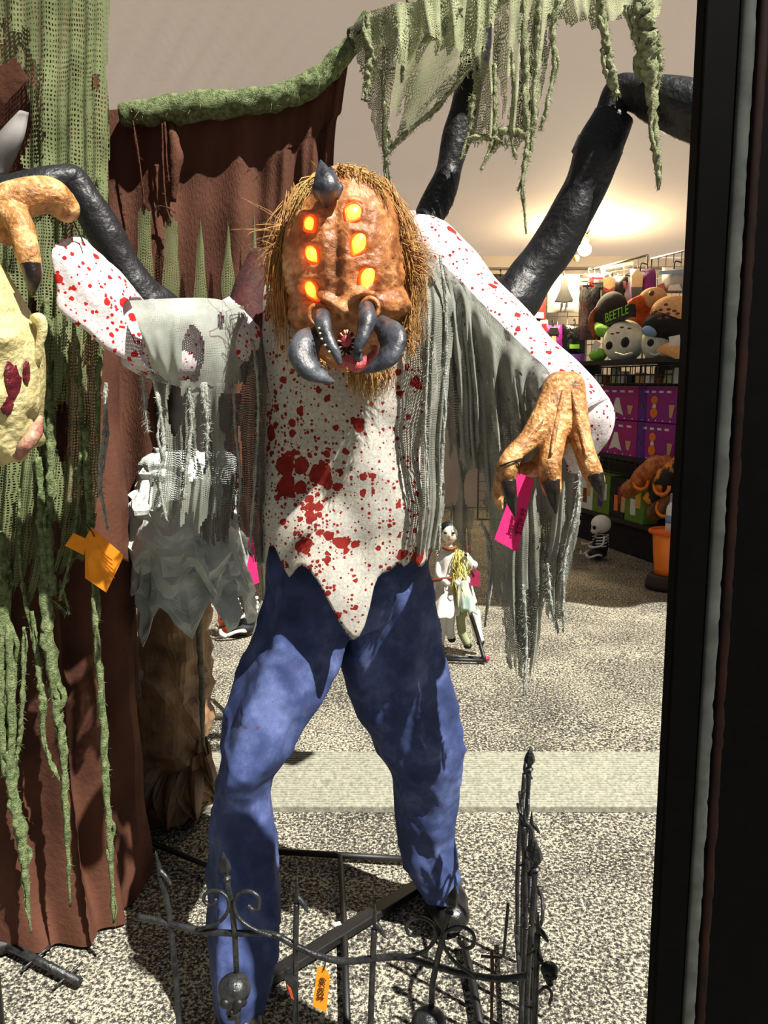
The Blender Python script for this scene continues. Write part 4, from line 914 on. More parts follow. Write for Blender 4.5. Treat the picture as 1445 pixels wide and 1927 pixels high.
obj('stand_tube', MB().tube([(W(340, 1100, 2.6).x, 2.6, .0), W(340, 1100, 2.6), W(350, 700, 2.42)], .014, 8), M_blackm, rf)

# ------------------------------------------------------------------ iron fence panels
FP0 = V((-.303, 1.352, 0)); FD = V((.422, -.095, 0)).normalized(); FN = V((-FD.y, FD.x, 0))
def Fp(x, y): return onplane(x, y, FP0, FN)
fe = thing('iron_fence', V((-.1, 1.30, 0)), 'low gothic iron fence panel with skulls and scrolls across the bottom', 'fence')
def spear(p, up, h, r, parent):
    up = V(up).normalized()
    o = obj('finial', MB().tube([p, p + up * h * .12, p + up * h * .30, p + up * h * .62, p + up * h], [r * .9, r * 1.0, r * 2.3, r * 1.7, r * .1], 6, 14), M_iron, parent, smooth=False)
    obj('collar', MB().tube([p - up * h * .22, p - up * h * .10, p], [r * .8, r * 1.7, r * .8], 10, 8), M_iron, o)
    return o
def leafy(p, up, h, r, parent):
    o = obj('finial', MB().tube([p, p + up * h * .35, p + up * h], [r * .8, r * 1.7, r * .2], 8, 12, flat=.6), M_iron, parent)
    s = V((.8, -.3, -.45)).normalized()
    obj('barb', MB().tube([p + up * h * .30, p + up * h * .18 + s * h * .25, p + s * h * .50], [r * 1.0, r * 1.2, r * .5], 8, 10), M_iron, o)
    return o
def skull(c, parent, s=1.0, name='skull'):
    m = MB(); m.ball(c, (.033 * s, .030 * s, .029 * s), 18, 12); m.ball(c + V((0, -.008, -.020)) * s, (.021 * s, .020 * s, .018 * s), 14, 10)
    m.ball(c + V((.018, -.016, -.016)) * s, (.010 * s, .010 * s, .008 * s), 10, 8); m.ball(c + V((-.018, -.016, -.016)) * s, (.010 * s, .010 * s, .008 * s), 10, 8)
    m.ball(c + V((0, -.012, -.040)) * s, (.016 * s, .014 * s, .013 * s), 12, 8)
    o = obj(name, fused(m, .0022, 2), M_iron, parent)
    for x in (-1, 1): obj('eye_socket', MB().ball(c + V((x * .0130, -.0265, -.009)) * s, (.0108 * s, .008 * s, .0100 * s), 12, 8), M_blackm, o)
    obj('nose_hole', MB().ball(c + V((0, -.030, -.026)) * s, (.0035 * s, .004 * s, .005 * s), 8, 6), M_blackm, o)
    for i in range(5): obj('tooth', MB().box(c + V((-.008 + .004 * i, -.0265 + .0008 * abs(i - 2), -.043)) * s, (.0016 * s, .0016 * s, .004 * s)), M_iron, o, smooth=False)
    return o
FR = .0058
def picket(pts, tip=None, kind=None, tiph=.05):
    P = [Fp(*p) for p in pts]; b = P[-1]; P.append(V((b.x, b.y, 0)))
    o = obj('picket', MB().tube(P, FR, 10, 40), M_iron, fe)
    up = (P[0] - P[1]).normalized()
    if kind == 'spear': spear(P[0], up, tiph, FR * .95, o)
    if kind == 'leaf': leafy(P[0], up, tiph, FR * .8, o)
    return o
picket([(303, 1650), (318, 1720), (333, 1870)], kind='leaf', tiph=.055)
a = picket([(426, 1648), (440, 1740), (445, 1830), (446, 1880)], kind='spear', tiph=.050)
skull(Fp(443, 1852) + V((0, -.012, 0)), a)
picket([(558, 1700), (556, 1790), (556, 1880)], kind='leaf', tiph=.055)
picket([(704, 1748), (702, 1800), (698, 1927)], kind='leaf', tiph=.050)
a = picket([(846, 1712), (832, 1770), (818, 1830), (812, 1895)], kind='spear', tiph=.050)
skull(Fp(806, 1915) + V((0, -.012, 0)), a)
railp = [(258, 1725), (300, 1733), (360, 1748), (430, 1756), (508, 1757), (560, 1782), (612, 1803), (657, 1809), (698, 1804), (754, 1801), (809, 1815), (871, 1832), (941, 1842), (992, 1836)]
obj('rail', MB().tube([Fp(*p) for p in railp], .0062, 10, 80), M_iron, fe)
lo_ = [Fp(260, 1727), Fp(992, 1838)]
for p in lo_: p.z = .07
obj('rail', MB().tube(lo_, .006, 10, 8), M_iron, fe)
for pts in ([(371, 1746), (411, 1733), (429, 1712), (431, 1691), (419, 1676), (400, 1672), (387, 1680), (385, 1691), (395, 1699), (406, 1694), (407, 1687)], [(512, 1757), (477, 1744), (450, 1723), (442, 1702), (445, 1684), (458, 1674), (474, 1674), (488, 1686), (487, 1705), (477, 1708), (467, 1699)],
            [(743, 1799), (795, 1787), (818, 1763), (816, 1739), (799, 1725), (778, 1725), (764, 1739), (771, 1754), (785, 1753), (788, 1742)], [(896, 1834), (858, 1808), (837, 1780), (835, 1756), (851, 1742), (871, 1740), (890, 1754), (889, 1775), (875, 1780), (864, 1770), (864, 1760)]):
    obj('scroll', MB().tube([Fp(*p) + V((0, -.006, 0)) for p in pts], .0036, 8, 50), M_iron, fe)
# small pointed plate with an orange mark
pl_ = obj('pointed_plate', MB().poly([Fp(*p) + V((0, -.01, 0)) for p in [(552, 1805), (545, 1820), (532, 1805), (540, 1850), (553, 1885), (565, 1845), (552, 1830)]], V((0, -1, 0)), .004), M_iron, fe, smooth=False)
obj('orange_mark', MB().poly([Fp(*p) + V((0, -.0112, 0)) for p in [(541, 1845), (549, 1853), (554, 1873), (549, 1870)]], V((0, -1, 0)), .001), mat('red orange print', S(214, 84, 50), None), pl_, smooth=False)
# corner posts: the second panel seen almost edge on
CP = V((.285, 1.25, 0)); CD = V((.06, .535, 0)).normalized()
fe2 = thing('iron_fence', CP + CD * .3, 'iron fence panel seen edge on, running back beside the pale floor at right', 'fence')
random.seed(21)
ncol = 8
for i in range(ncol):
    s = .02 + .078 * i; b = CP + CD * s + V((random.uniform(-.014, .014), 0, 0)); tall = i in (1, 3, 6)
    h = (.585 if i in (1, 6) else .50 + .03 * math.sin(i * 2.1)); lean = V((random.uniform(-.012, .012), 0, h))
    o = obj('picket', MB().tube([b, b + lean * .5 + V((random.uniform(-.01, .01), 0, 0)), b + lean], FR, 10, 24), M_iron, fe2)
    if tall: spear(b + lean, V((0, 0, 1)), .05, FR * 1.1, o)
    else: leafy(b + lean, V((0, 0, 1)), .045, FR * .8, o)
    for j in range(5):
        q = b + lean * random.uniform(.45, .95); d = V((random.choice((-1, 1)), random.uniform(-.6, .2), random.uniform(-.4, .7))).normalized()
        obj('thorn', MB().tube([q, q + d * .010, q + d * .018], [.003, .002, .0004], 6), M_iron, o)
for z0, am in ((.43, .03), (.07, 0)):
    obj('rail', MB().tube([CP + CD * (s * .05) + V((0, 0, z0 + am * math.cos(s * 1.1))) for s in range(13)], .006, 10, 50), M_iron, fe2)
for s in (.12, .34, .50):
    c = CP + CD * s + V((0, 0, .47))
    obj('scroll', MB().tube([c + CD * (.045 * math.cos(a) * (1 - a / 9)) + V((.012 * math.sin(a * .7), 0, .045 * math.sin(a) * (1 - a / 9))) for a in [x * .4 for x in range(18)]], .0036, 8, 50), M_iron, fe2)
skull(CP + CD * .03 + V((.016, -.02, .435)), fe2, .5)
obj('corner_hook', MB().tube([CP + V((-.005, -.008, .40)), CP + V((.008, -.014, .42)), CP + V((.02, -.012, .405)), CP + V((.016, -.014, .385))], .003, 8, 16), M_iron, fe2)
obj('hinge_stake', MB().tube([W(925, 1790, 1.36), W(926, 1850, 1.36), (W(927, 1850, 1.36).x, 1.36, 0)], .0035, 8, 20, rough=.4, rs=80), mat('rusty rod', S(62, 34, 26), S(84, 48, 36), 60, .8), fe2)
obj('hinge_arm', MB().tube([W(905, 1799, 1.36), W(930, 1801, 1.36), W(946, 1799, 1.34), W(950, 1770, 1.32), W(956, 1700, 1.32)], .003, 8, 24), M_iron, fe2)
# rail of another panel lying at lower left
fr3 = thing('fence_rail', R(80, 1810), 'black iron rail lying on the ground at the foot of the brown column', 'fence rail')
obj('rail', MB().tube([R(-60, 1740, .02), R(150, 1848, .012)], .011, 10), M_iron, fr3)
for u in (.35, .62, .9):
    p = lerp(R(-60, 1740, .02), R(150, 1848, .012), u); obj('prong', MB().tube([p + V((-.02, -.03, -.006)), p, p + V((.025, .035, .01))], .0035, 8, 8), M_iron, fr3)
ft = card('price_tag', [(597, 1818), (612, 1822), (621, 1838), (614, 1906), (588, 1893)], 1.285, M_orange, 'small orange price tag hanging from the fence rail')
loop([(604, 1806), (610, 1800), (612, 1812), (609, 1826)], 1.283, .0012, M_blackm, ft)
q0, q1 = W(600, 1896, 1.2838), W(611, 1828, 1.2838)
ax_ = (q1 - q0).normalized(); text('$59.99', .0175, lerp(q0, q1, .52) + V((0, -.0004, 0)), ax_, V((-ax_.z, 0, ax_.x)), M_ink, ft, shear=.1)

# ------------------------------------------------------------------ the shop behind
GA, GDv = V((2.2, 7.85, 0)), V((.287, -.958, 0)).normalized(); GN = V((-.958, -.287, 0))
def G(px, py, off=0.0): return onplane(px, py, GA + GN * off, GN)
M_wire = mat('chrome wire', S(120, 118, 112), S(150, 148, 140), 30, .4, metal=.5)
M_wireb = mat('black wire', S(18, 18, 19), None, rough=.5)
def gridpanel(a, u, w, z0, z1, label, m, nstep=.105, group='wire grid wall panels'):
    t = thing('grid_panel', a, label, 'grid panel', group); n = V((-u.y, u.x, 0))
    fr_ = MB()
    for q in ((0, z0, w, z0), (0, z1, w, z1), (0, z0, 0, z1), (w, z0, w, z1)): fr_.tube([a + u * q[0] + V((0, 0, q[1])), a + u * q[2] + V((0, 0, q[3]))], .010, 6)
    obj('frame', fr_, m, t)
    for i in range(1, int(w / nstep)): obj('wire', MB().tube([a + u * (i * nstep) + V((0, 0, z0)), a + u * (i * nstep) + V((0, 0, z1))], .004, 4), m, t)
    for i in range(1, int((z1 - z0) / nstep)): obj('wire', MB().tube([a + u * .0 + V((0, 0, z0 + i * nstep)), a + u * w + V((0, 0, z0 + i * nstep))], .004, 4), m, t)
    obj('foot', MB().box(a + u * w / 2 + V((0, 0, z0 / 2)), (.03, .03, z0 / 2)), m, t, smooth=False) if z0 > .05 else None
    return t
g0 = GA - GDv * .35
gridpanel(g0, GDv, .98, .0, 2.64, 'wire grid panel holding the grey dress pack and black bags', M_wire)
gridpanel(g0 + GDv * 1.04, GDv, .98, .0, 2.60, 'wire grid panel at far right above the stacked soft toys', M_wire)
YW = 8.5
for x0, lab in ((900, 'wire grid panel hung with dark packs, behind the lifted shoulder'), (985, 'wire grid panel behind the thick black spider leg')):
    a = W(x0, 900, YW); a.z = 0; gridpanel(a, V((1, 0, 0)), .48 if x0 < 950 else .62, .0, W(x0, 517, YW).z, lab, M_wire)
def pack(pts, cols, label, name='costume_pack', c='costume pack', art=None, pl=None, depth=.05, hook=True, group='costume packs on the grid wall'):
    """hanging pouch: pts = pixel box (x0,y0,x1,y1) on plane function pl(px,py,off)"""
    x0, y0_, x1, y1_ = pts; P = [pl(x0, y1_, .06), pl(x1, y1_, .06), pl(x1, y0_, .06), pl(x0, y0_, .06)]
    n = (P[1] - P[0]).cross(P[3] - P[0]).normalized()
    if n.y > 0: n = -n
    b = (P[0] + P[1]) / 2
    t = thing(name, b, label, c, group)
    def surf(u, v): return lerp(lerp(P[0], P[1], u), lerp(P[3], P[2], u), v)
    m = MB(); m.grid(10, 12, lambda u, v: surf(u, v) + n * (depth * (math.sin(PI * u) * math.sin(PI * v)) ** .4 + .006 * nz(V((u * 6, v * 6, x0)))))
    m.grid(10, 12, lambda u, v: surf(1 - u, v) - n * .012)
    obj('pouch', m, cols[0], t)
    for k, poly in enumerate(art or []):
        cidx, pg = poly; obj('printed_picture', MB().poly([surf(u, v) + n * (depth * 1.06 + .003 * k) for u, v in pg], n, .003), cols[cidx], t, smooth=False)
    if hook:
        h = surf(.5, 1); obj('hanger_hook', MB().tube([h - V((0, 0, .02)) + n * .02, h + V((0, 0, .03)) + n * .02, h + V((0, 0, .05)), h + V((0, 0, .04)) - n * .05], .006, 6, 12), M_wireb, t)
    return t
def flat(name, r, g, b, rough=.5, spec=.4): return mat(name, S(r, g, b), S(max(0, r - 14), max(0, g - 14), max(0, b - 14)), 20, rough, spec=spec)
C_black = mat('black plastic pack', S(16, 16, 18), S(60, 60, 62), 26, .15, lo=.5, hi=.74, bs=30, bst=.8)
C_grey = flat('grey card', 190, 190, 190); C_white = flat('white card', 230, 228, 224); C_red = flat('dark red card', 150, 40, 44); C_purple = flat('purple card', 128, 34, 130); C_tan = flat('tan print', 206, 168, 118); C_dark = flat('black print', 24, 24, 26); C_pinkp = flat('magenta print', 170, 50, 90); C_violet = flat('violet print', 96, 44, 140); C_orange = flat('orange print', 236, 130, 30); C_green = flat('lime print', 150, 220, 70); C_grn2 = flat('grass green print', 104, 140, 50); C_skin = flat('pale olive print', 168, 172, 132); C_yel = flat('yellow print', 230, 190, 80); C_brn = flat('brown print', 120, 64, 34); C_blue = flat('blue print', 120, 150, 200)
Wp = lambda x, y, o=0: W(x, y, YW - o)
dress = [(1, [(.42, .86), (.5, .90), (.58, .86), (.62, .62), (.78, .30), (.5, .26), (.22, .30), (.38, .62)]), (1, [(.40, .26), (.46, .26), (.45, .12), (.41, .12)]), (1, [(.54, .26), (.60, .26), (.59, .12), (.55, .12)])]
pack((1030, 516, 1090, 588), [C_grey, C_dark], 'grey pack printed with a black dress, beside the bright lamp', art=dress, pl=Wp)
pack((918, 516, 966, 592), [C_black, C_grey], 'dark shiny pack hanging above the lifted shoulder, leftmost on the wall', art=[(1, [(.3, .2), (.7, .2), (.6, .7), (.4, .7)])], pl=Wp)
pack((978, 560, 1026, 604), [C_red, C_white], 'dark red pack hanging behind the black spider leg', art=[(1, [(.1, .1), (.9, .1), (.9, .35), (.1, .35)])], pl=Wp)
pack((1000, 602, 1030, 640), [C_white, C_red], 'small white and red pack just above the lifted sleeve', art=[(1, [(.5, .2), (.9, .2), (.9, .8), (.6, .8)])], pl=Wp)
pack((1022, 612, 1058, 664), [C_purple, C_tan, C_dark], 'purple pack with a tan figure, below the grey dress pack', art=[(1, [(.3, .1), (.7, .1), (.6, .6), (.4, .6)]), (2, [(.2, .65), (.8, .65), (.7, .9), (.3, .9)])], pl=Wp)
pack((1058, 610, 1104, 668), [C_black, C_green, C_blue], 'shiny black pack with a small green label, right of the purple pack', art=[(1, [(.25, .2), (.65, .2), (.65, .34), (.25, .34)])], pl=Wp)
pack((1046, 664, 1100, 700), [C_violet, C_dark], 'dark violet pack hanging low beside the white sleeve', art=[(1, [(.1, .1), (.9, .1), (.8, .5), (.2, .6)])], pl=Wp)
pack((1090, 540, 1128, 640), [C_black, C_grey], 'tall glossy black pack left of the lettered cushion', art=[], pl=lambda x, y, o=0: G(x, y, o + .05))
pack((1132, 520, 1180, 590), [C_dark, C_tan, C_red, C_white], 'pack showing a bearded man in a black shirt', art=[(1, [(.28, .62), (.5, .52), (.72, .62), (.74, .92), (.5, 1.0), (.26, .92)]), (2, [(.26, .62), (.5, .52), (.74, .62), (.72, .72), (.5, .64), (.28, .72)]), (2, [(.36, .02), (.66, .02), (.7, .22), (.5, .28), (.32, .22)])], pl=G)
pack((1186, 506, 1232, 592), [C_purple, C_tan, C_dark], 'purple cape pack with a tan mask and black beard shape', art=[(1, [(.3, .55), (.7, .55), (.74, .85), (.5, 1.0), (.26, .85)]), (2, [(.26, .60), (.74, .60), (.7, .3), (.5, .12), (.3, .3)])], pl=G)
pack((1166, 528, 1190, 578), [C_white, C_red], 'white feathery pack between the bearded man and the purple cape', art=[(1, [(.1, .6), (.9, .7), (.9, .98), (.1, .98)])], pl=lambda x, y, o=0: G(x, y, o - .03))
pack((1098, 514, 1122, 546), [C_red, C_white], 'small red pack at the upper left corner of the right grid panel', art=[(1, [(.1, .3), (.8, .3), (.8, .45), (.1, .45)]), (1, [(.1, .55), (.8, .55), (.8, .68), (.1, .68)])], pl=G)
pack((1120, 514, 1146, 545), [C_white, C_dark, C_red], 'small white printed pack next to the red corner pack', art=[(1, [(.1, .3), (.9, .3), (.9, .42), (.1, .42)]), (2, [(.1, .6), (.9, .6), (.9, .75), (.1, .75)])], pl=G)
pack((1246, 503, 1300, 552), [C_grey, C_red, C_white, C_blue], 'pale grey boxed set at the far right of the grid wall', art=[(1, [(.0, .0), (.3, .0), (.25, .4), (.0, .3)]), (2, [(.4, .1), (.9, .1), (.8, .35), (.45, .3)]), (3, [(.1, .7), (.9, .75), (.9, .9), (.1, .85)])], pl=G)
sg = obj('sign_strip', MB().poly([G(x, y, .10) for x, y in [(1130, 516), (1130, 503), (1192, 492), (1192, 506)]], GN, .004), C_white, smooth=False); tag(sg, 'narrow white paper sign strip across the top of the grid wall', 'sign')
gx = (G(1190, 500, .1) - G(1132, 509, .1)).normalized(); gy = V((0, 0, 1)); gy = (gy - gx * gy.dot(gx)).normalized()
for x0_, x1_, mm in ((1139, 1155, C_dark), (1157, 1169, C_dark), (1175, 1187, C_red)):
    obj('ink_bar', MB().poly([G(x, y, .103) for x, y in [(x0_, 511 - (x0_ - 1139) * .17), (x0_, 507 - (x0_ - 1139) * .17), (x1_, 507 - (x1_ - 1139) * .17), (x1_, 511 - (x1_ - 1139) * .17)]], GN, .001), mm, sg, smooth=False)
bb = MB()
sh = thing('display_shelf', GA, 'black wall shelf carrying the pile of round soft toys', 'shelf')
shz = G(1200, 678, .2).z
def along(px, off=0.0): return (G(px, 700, off) - GA).dot(GDv)
s0, s1 = along(1106, .1), along(1330, .1)
def gbox(sa, sb_, o0, o1, z0, z1):
    P = [GA + GDv * s + GN * o + V((0, 0, z)) for z in (z0, z1) for (s, o) in ((sa, o0), (sb_, o0), (sb_, o1), (sa, o1))]
    return MB().add(P, [(0, 1, 5, 4), (1, 2, 6, 5), (2, 3, 7, 6), (3, 0, 4, 7), (4, 5, 6, 7), (3, 2, 1, 0)])
obj('board', gbox(s0, s1, .02, .50, shz - .035, shz), M_blackm, sh, smooth=False)
for s in (s0 + .1, s1 - .2): obj('bracket', gbox(s, s + .02, .02, .42, shz - .16, shz - .036), M_blackm, sh, smooth=False)
# soft toys
def toy(px, py, rx, ry, m, label, c='soft toy', rot=0, fn=None, off=.24, dep=.7, name='plush_toy'):
    c0 = G(px, py, off); s = c0.y / F_PX * 1.02
    t = thing(name, c0 - V((0, 0, ry * s)), label, c, 'soft toys on the shelf')
    gu = GDv; Mx = Matrix((gu, -GN, V((0, 0, 1)))).transposed()
    o = obj('body', MB().ball(c0, (rx * s * 1.25, rx * s * dep, ry * s), 26, 18, Mx @ Matrix.Rotation(rot, 3, 'Y'), fn), m, t)
    return t, c0, s
def spot(t, px, py, r, m, off, name='spot', ry=None):
    c0 = G(px, py, off); s = c0.y / F_PX; Mx = Matrix((GDv, -GN, V((0, 0, 1)))).transposed()
    return obj(name, MB().ball(c0, (r * s * 1.2, .02, (ry or r) * s), 14, 8, Mx), m, t)
P_white = mat('off white plush', S(206, 206, 190), S(226, 226, 212), 30, .95, bs=120, bst=.5); P_org = mat('burnt orange plush', S(196, 80, 28), S(222, 100, 40), 30, .95, bs=90, bst=.8)
P_tan = mat('tan plush', S(218, 160, 104), S(234, 182, 128), 30, .95, bs=120, bst=.5); P_lime = mat('lime plush', S(112, 180, 56), S(140, 206, 80), 30, .95, bs=120, bst=.5); P_dk = mat('black plush', S(16, 15, 17), S(28, 26, 30), 30, .95, bs=120, bst=.5); P_brn = mat('brown plush', S(120, 60, 34), S(150, 80, 48), 30, .95, bs=120, bst=.5); P_blu = flat('pale blue plush', 140, 170, 214)
t, c, s = toy(1150, 592, 34, 40, P_dk, 'black and lime cushion lettered in green on the toy shelf', 'cushion', off=.20, name='lettered_cushion')
tx = V((gx.x, gx.y, gx.z + .20)).normalized()
pnl = obj('letter_panel', MB().poly([G(x, y, .42) for x, y in [(1136, 612), (1133, 590), (1186, 572), (1188, 596)]], GN, .05), C_dark, t, smooth=False)
text('BEETLE', .115, G(1160, 591, .425), tx, V((0, 0, 1)) - tx * tx.z, C_green, t)
obj('lime_band', MB().tube([G(1124, 612, .30), G(1132, 622, .36), G(1146, 625, .36)], [.03, .06, .04], 12, 14), P_lime, t)
obj('striped_ring', MB().tube([G(1140, 574, .26), G(1120, 588, .30), G(1114, 610, .32), G(1122, 635, .32)], [.03, .035, .035, .03], 12, 24, rough=.3, rs=20), P_brn, t)
t, c, s = toy(1205, 598, 26, 36, P_org, 'burnt orange furry soft toy in the middle of the pile', fn=lambda d: 1 + .10 * nz(d, 5), off=.20)
obj('tuft', MB().ball(G(1203, 572, .30), (.10, .08, .07), 14, 10, None, lambda d: 1 + .3 * nz(d, 6)), P_org, t)
t, c, s = toy(1228, 560, 26, 18, P_tan, 'tan soft toy lying on top of the pile', off=.22)
spot(t, 1226, 552, 5, C_brn, .38, 'eye')
t, c, s = toy(1262, 586, 38, 28, P_tan, 'tan dotted round soft toy over a black base, right end of the shelf', off=.28)
obj('black_base', MB().ball(G(1262, 612, .26), (.22, .20, .13), 22, 14), P_dk, t)
for x, y in ((1234, 586), (1243, 583), (1240, 592), (1253, 573), (1258, 582), (1257, 590), (1269, 585), (1275, 590), (1241, 599), (1255, 598), (1229, 590)):
    spot(t, x, y, 2.6, C_brn, .56, 'hole')
for px, w, lab, ex in ((1174, 41, 'large off white round soft toy with two dark eyes, front of the shelf', ((1146, 650, 8), (1176, 644, 10))), (1232, 25, 'smaller off white soft toy with dark eye and blue cap', ((1224, 645, 7),))):
    t, c, s = toy(px, 643, w, 38 if w > 30 else 34, P_white, lab, off=.34)
    for x, y, r in ex: spot(t, x, y, r, P_dk, .34 + (.29 if w > 30 else .19), 'eye')
    obj('mouth', MB().tube([G(px - w * .4, 664, .60 if w > 30 else .50), G(px, 668, .62 if w > 30 else .51), G(px + w * .4, 664, .58 if w > 30 else .50)], .008, 6, 12), C_grey, t)
    if w < 30: obj('cap', MB().ball(G(1228, 622, .42), (.09, .08, .05), 14, 8), P_blu, t)
    else:
        for x, y in ((1152, 628), (1162, 626), (1170, 616), (1184, 618)): spot(t, x, y, 1.8, C_brn, .60, 'dot')
t, c, s = toy(1268, 660, 32, 16, P_tan, 'peach coloured soft toy lying at the right end of the shelf', off=.38)
t_peach = t
t, c, s = toy(1125, 668, 18, 12, P_lime, 'small lime green soft toy at the left end of the shelf', off=.36)
obj('white_tag', MB().poly([G(x, y, .54) for x, y in [(1112, 655), (1121, 639), (1131, 646), (1122, 662)]], GN, .003), C_white, t, smooth=False)
tg2 = (obj('swing_tag', MB().poly([G(x, y, .66) for x, y in [(1260, 650), (1258, 634), (1278, 630), (1280, 648)]], GN, .004), C_white, t_peach, smooth=False))
# wire basket under the shelf with small packets
bk = thing('wire_basket', G(1200, 720, .3), 'black wire basket of small packets below the toy shelf', 'basket')
bz0, bz1 = G(1200, 722, .3).z, G(1200, 690, .3).z
for i in range(26):
    s = lerp(s0, s1, i / 25); obj('wire', MB().tube([GA + GDv * s + GN * .42 + V((0, 0, bz0)), GA + GDv * s + GN * .42 + V((0, 0, bz1))], .005, 4), M_wireb, bk)
for z in (bz0, (bz0 + bz1) / 2, bz1): obj('wire', MB().tube([GA + GDv * s0 + GN * .42 + V((0, 0, z)), GA + GDv * s1 + GN * .42 + V((0, 0, z))], .006, 4), M_wireb, bk)
random.seed(5)
for i in range(14):
    s = lerp(s0 + .04, s1 - .06, i / 13); mm = (C_skin, C_grey, C_dark, C_tan, C_white, C_brn)[i % 6]; cn_ = ('olive', 'grey', 'black', 'tan', 'white', 'brown')[i % 6]; od = ('first', 'second', 'third', 'fourth', 'fifth', 'sixth', 'seventh', 'eighth', 'ninth', 'tenth', 'eleventh', 'twelfth', 'thirteenth', 'last')[i]
    o = obj('packet', gbox(s, s + .075, .30, .36, bz0, bz1 - random.uniform(0, .08)), mm, smooth=False); tag(o, 'small %s packet in the black wire basket, %s from the left' % (cn_, od), 'packet', 'packets in the wire basket')
# purple boxes
P_box = mat('purple printed carton', S(150, 22, 120), S(128, 26, 150), 3, .35); P_box2 = mat('magenta printed carton', S(170, 20, 110), S(140, 20, 130), 3, .35)
ltop, lmid, lbot = G(1200, 727, .25).z, G(1200, 793, .25).z, G(1200, 862, .25).z
cs_ = [along(1090, .25), along(1128, .25), along(1205, .25), along(1276, .25)]
labs = [['purple carton half hidden behind the white cuff, upper row', 'purple carton half hidden behind the white cuff, lower row'], ['purple carton with green mask and white ghost pictures, upper row', 'purple carton with green mask and white ghost pictures, lower row'], ['purple carton with two orange pumpkins beside the right edge, upper row', 'purple carton with two orange pumpkins near the right edge, lower row']]
for i in range(3):
    for j, (za, zb) in enumerate(((lmid + .004, ltop), (lbot, lmid - .004))):
        sa, sb_ = cs_[i] + .004, cs_[i + 1] - .004
        t = thing('purple_carton', GA + GDv * (sa + sb_) / 2 + V((0, 0, za)), labs[i][j], 'carton', 'purple cartons on the rack')
        obj('carton', gbox(sa, sb_, .02, .25, za, zb), P_box if i != 1 else P_box2, t, smooth=False)
        def pp(u, v, o=.254): return GA + GDv * lerp(sa, sb_, u) + GN * o + V((0, 0, lerp(za, zb, v)))
        def oval(u, v, ru, rv, n=14): return [pp(u + ru * math.cos(2 * PI * k / n), v + rv * math.sin(2 * PI * k / n)) for k in range(n)]
        def pr(pts, m, name='printed_picture'): obj(name, MB().poly(pts, GN, .003), m, t, smooth=False)
        if i == 1:
            pr(oval(.22, .42, .10, .26), C_skin); pr(oval(.22, .28, .05, .10), C_dark); pr(oval(.19, .50, .025, .05), C_dark); pr(oval(.26, .50, .025, .05), C_dark)
            pr([pp(.34, .14), pp(.5, .22), pp(.66, .14), pp(.58, .45), pp(.54, .66), pp(.46, .66), pp(.42, .45)], C_white); pr([pp(.78, .18), pp(.84, .18), pp(.88, .44), pp(.74, .44)], C_tan)
        elif i == 2:
            pr(oval(.44, .26, .10, .14), C_orange); pr(oval(.44, .62, .09, .12), C_orange); pr([pp(.39, .40), pp(.49, .40), pp(.47, .52), pp(.41, .52)], C_white); pr([pp(.0, .0), pp(.22, .0), pp(.2, .98), pp(.02, .98)], C_violet); pr(oval(.14, .42, .06, .08), C_blue)
            pr([pp(.86, .15), pp(.92, .15), pp(.98, .5), pp(.84, .5)], C_tan)
        else:
            pr(oval(.75, .26, .14, .16), C_orange); pr([pp(.62, .44), pp(.9, .44), pp(.8, .7), pp(.7, .7)], C_white)
        for k in range(4): pr([pp(.16 + .2 * k, .82), pp(.27 + .2 * k, .82), pp(.27 + .2 * k, .88), pp(.16 + .2 * k, .88)], C_white, 'printed_label')
        for k in range(5): pr(oval(.12 + .19 * k, .05, .018, .022, 8), C_white, 'printed_dot')
rk = thing('carton_rack', GA + GDv * 1.0, 'black rack holding the purple cartons', 'rack')
obj('shelf_board', gbox(cs_[0], s1 + .2, .02, .30, lbot - .03, lbot - .001), M_blackm, rk, smooth=False)
obj('back_panel', gbox(cs_[0], s1 + .2, -.06, -.03, .0, ltop + .1), M_blackm, rk, smooth=False)
for s in (cs_[0], 1.0, s1 + .1): obj('upright', gbox(s, s + .03, .02, .05, 0, lbot - .031), M_blackm, rk, smooth=False)
# low black platform with boxed goods
PA, PB = V((1.91, 7.45, 0)), V((2.27, 6.3, 0)); PD = (PB - PA).normalized(); PNn = V((PD.y, -PD.x, 0))
if PNn.x > 0: PNn = -PNn
lp = thing('low_platform', PA, 'low black display platform under the purple cartons', 'platform')
def pbox(sa, sb_, o0, o1, z0, z1):
    P = [PA + PD * s + PNn * o + V((0, 0, z)) for z in (z0, z1) for (s, o) in ((sa, o0), (sb_, o0), (sb_, o1), (sa, o1))]
    return MB().add(P, [(0, 1, 5, 4), (1, 2, 6, 5), (2, 3, 7, 6), (3, 0, 4, 7), (4, 5, 6, 7), (3, 2, 1, 0)])
obj('deck', pbox(-.25, 2.2, -.32, 0, .26, .30), M_blackm, lp, smooth=False); obj('skirt', pbox(-.2, 2.15, -.30, -.04, 0, .26), P_dk, lp, smooth=False)
def Pp(px, py, o=0.0): return onplane(px, py, PA + PNn * o, PNn)
def palong(px, o=-.02): return (Pp(px, 930, o) - PA).dot(PD)
boxes = [(1090, 1116, C_white, [C_brn, C_tan], 'white carton with a small brown figure on the low platform'), (1116, 1148, C_grn2, [C_violet, C_white], 'green and white carton with a purple stripe, left of the black carton'), (1149, 1176, C_dark, [C_orange, C_red, C_tan], 'black carton with reddish round pictures on the low platform'), (1177, 1214, C_grn2, [C_white, C_yel], 'grass green carton with a white deer head picture')]
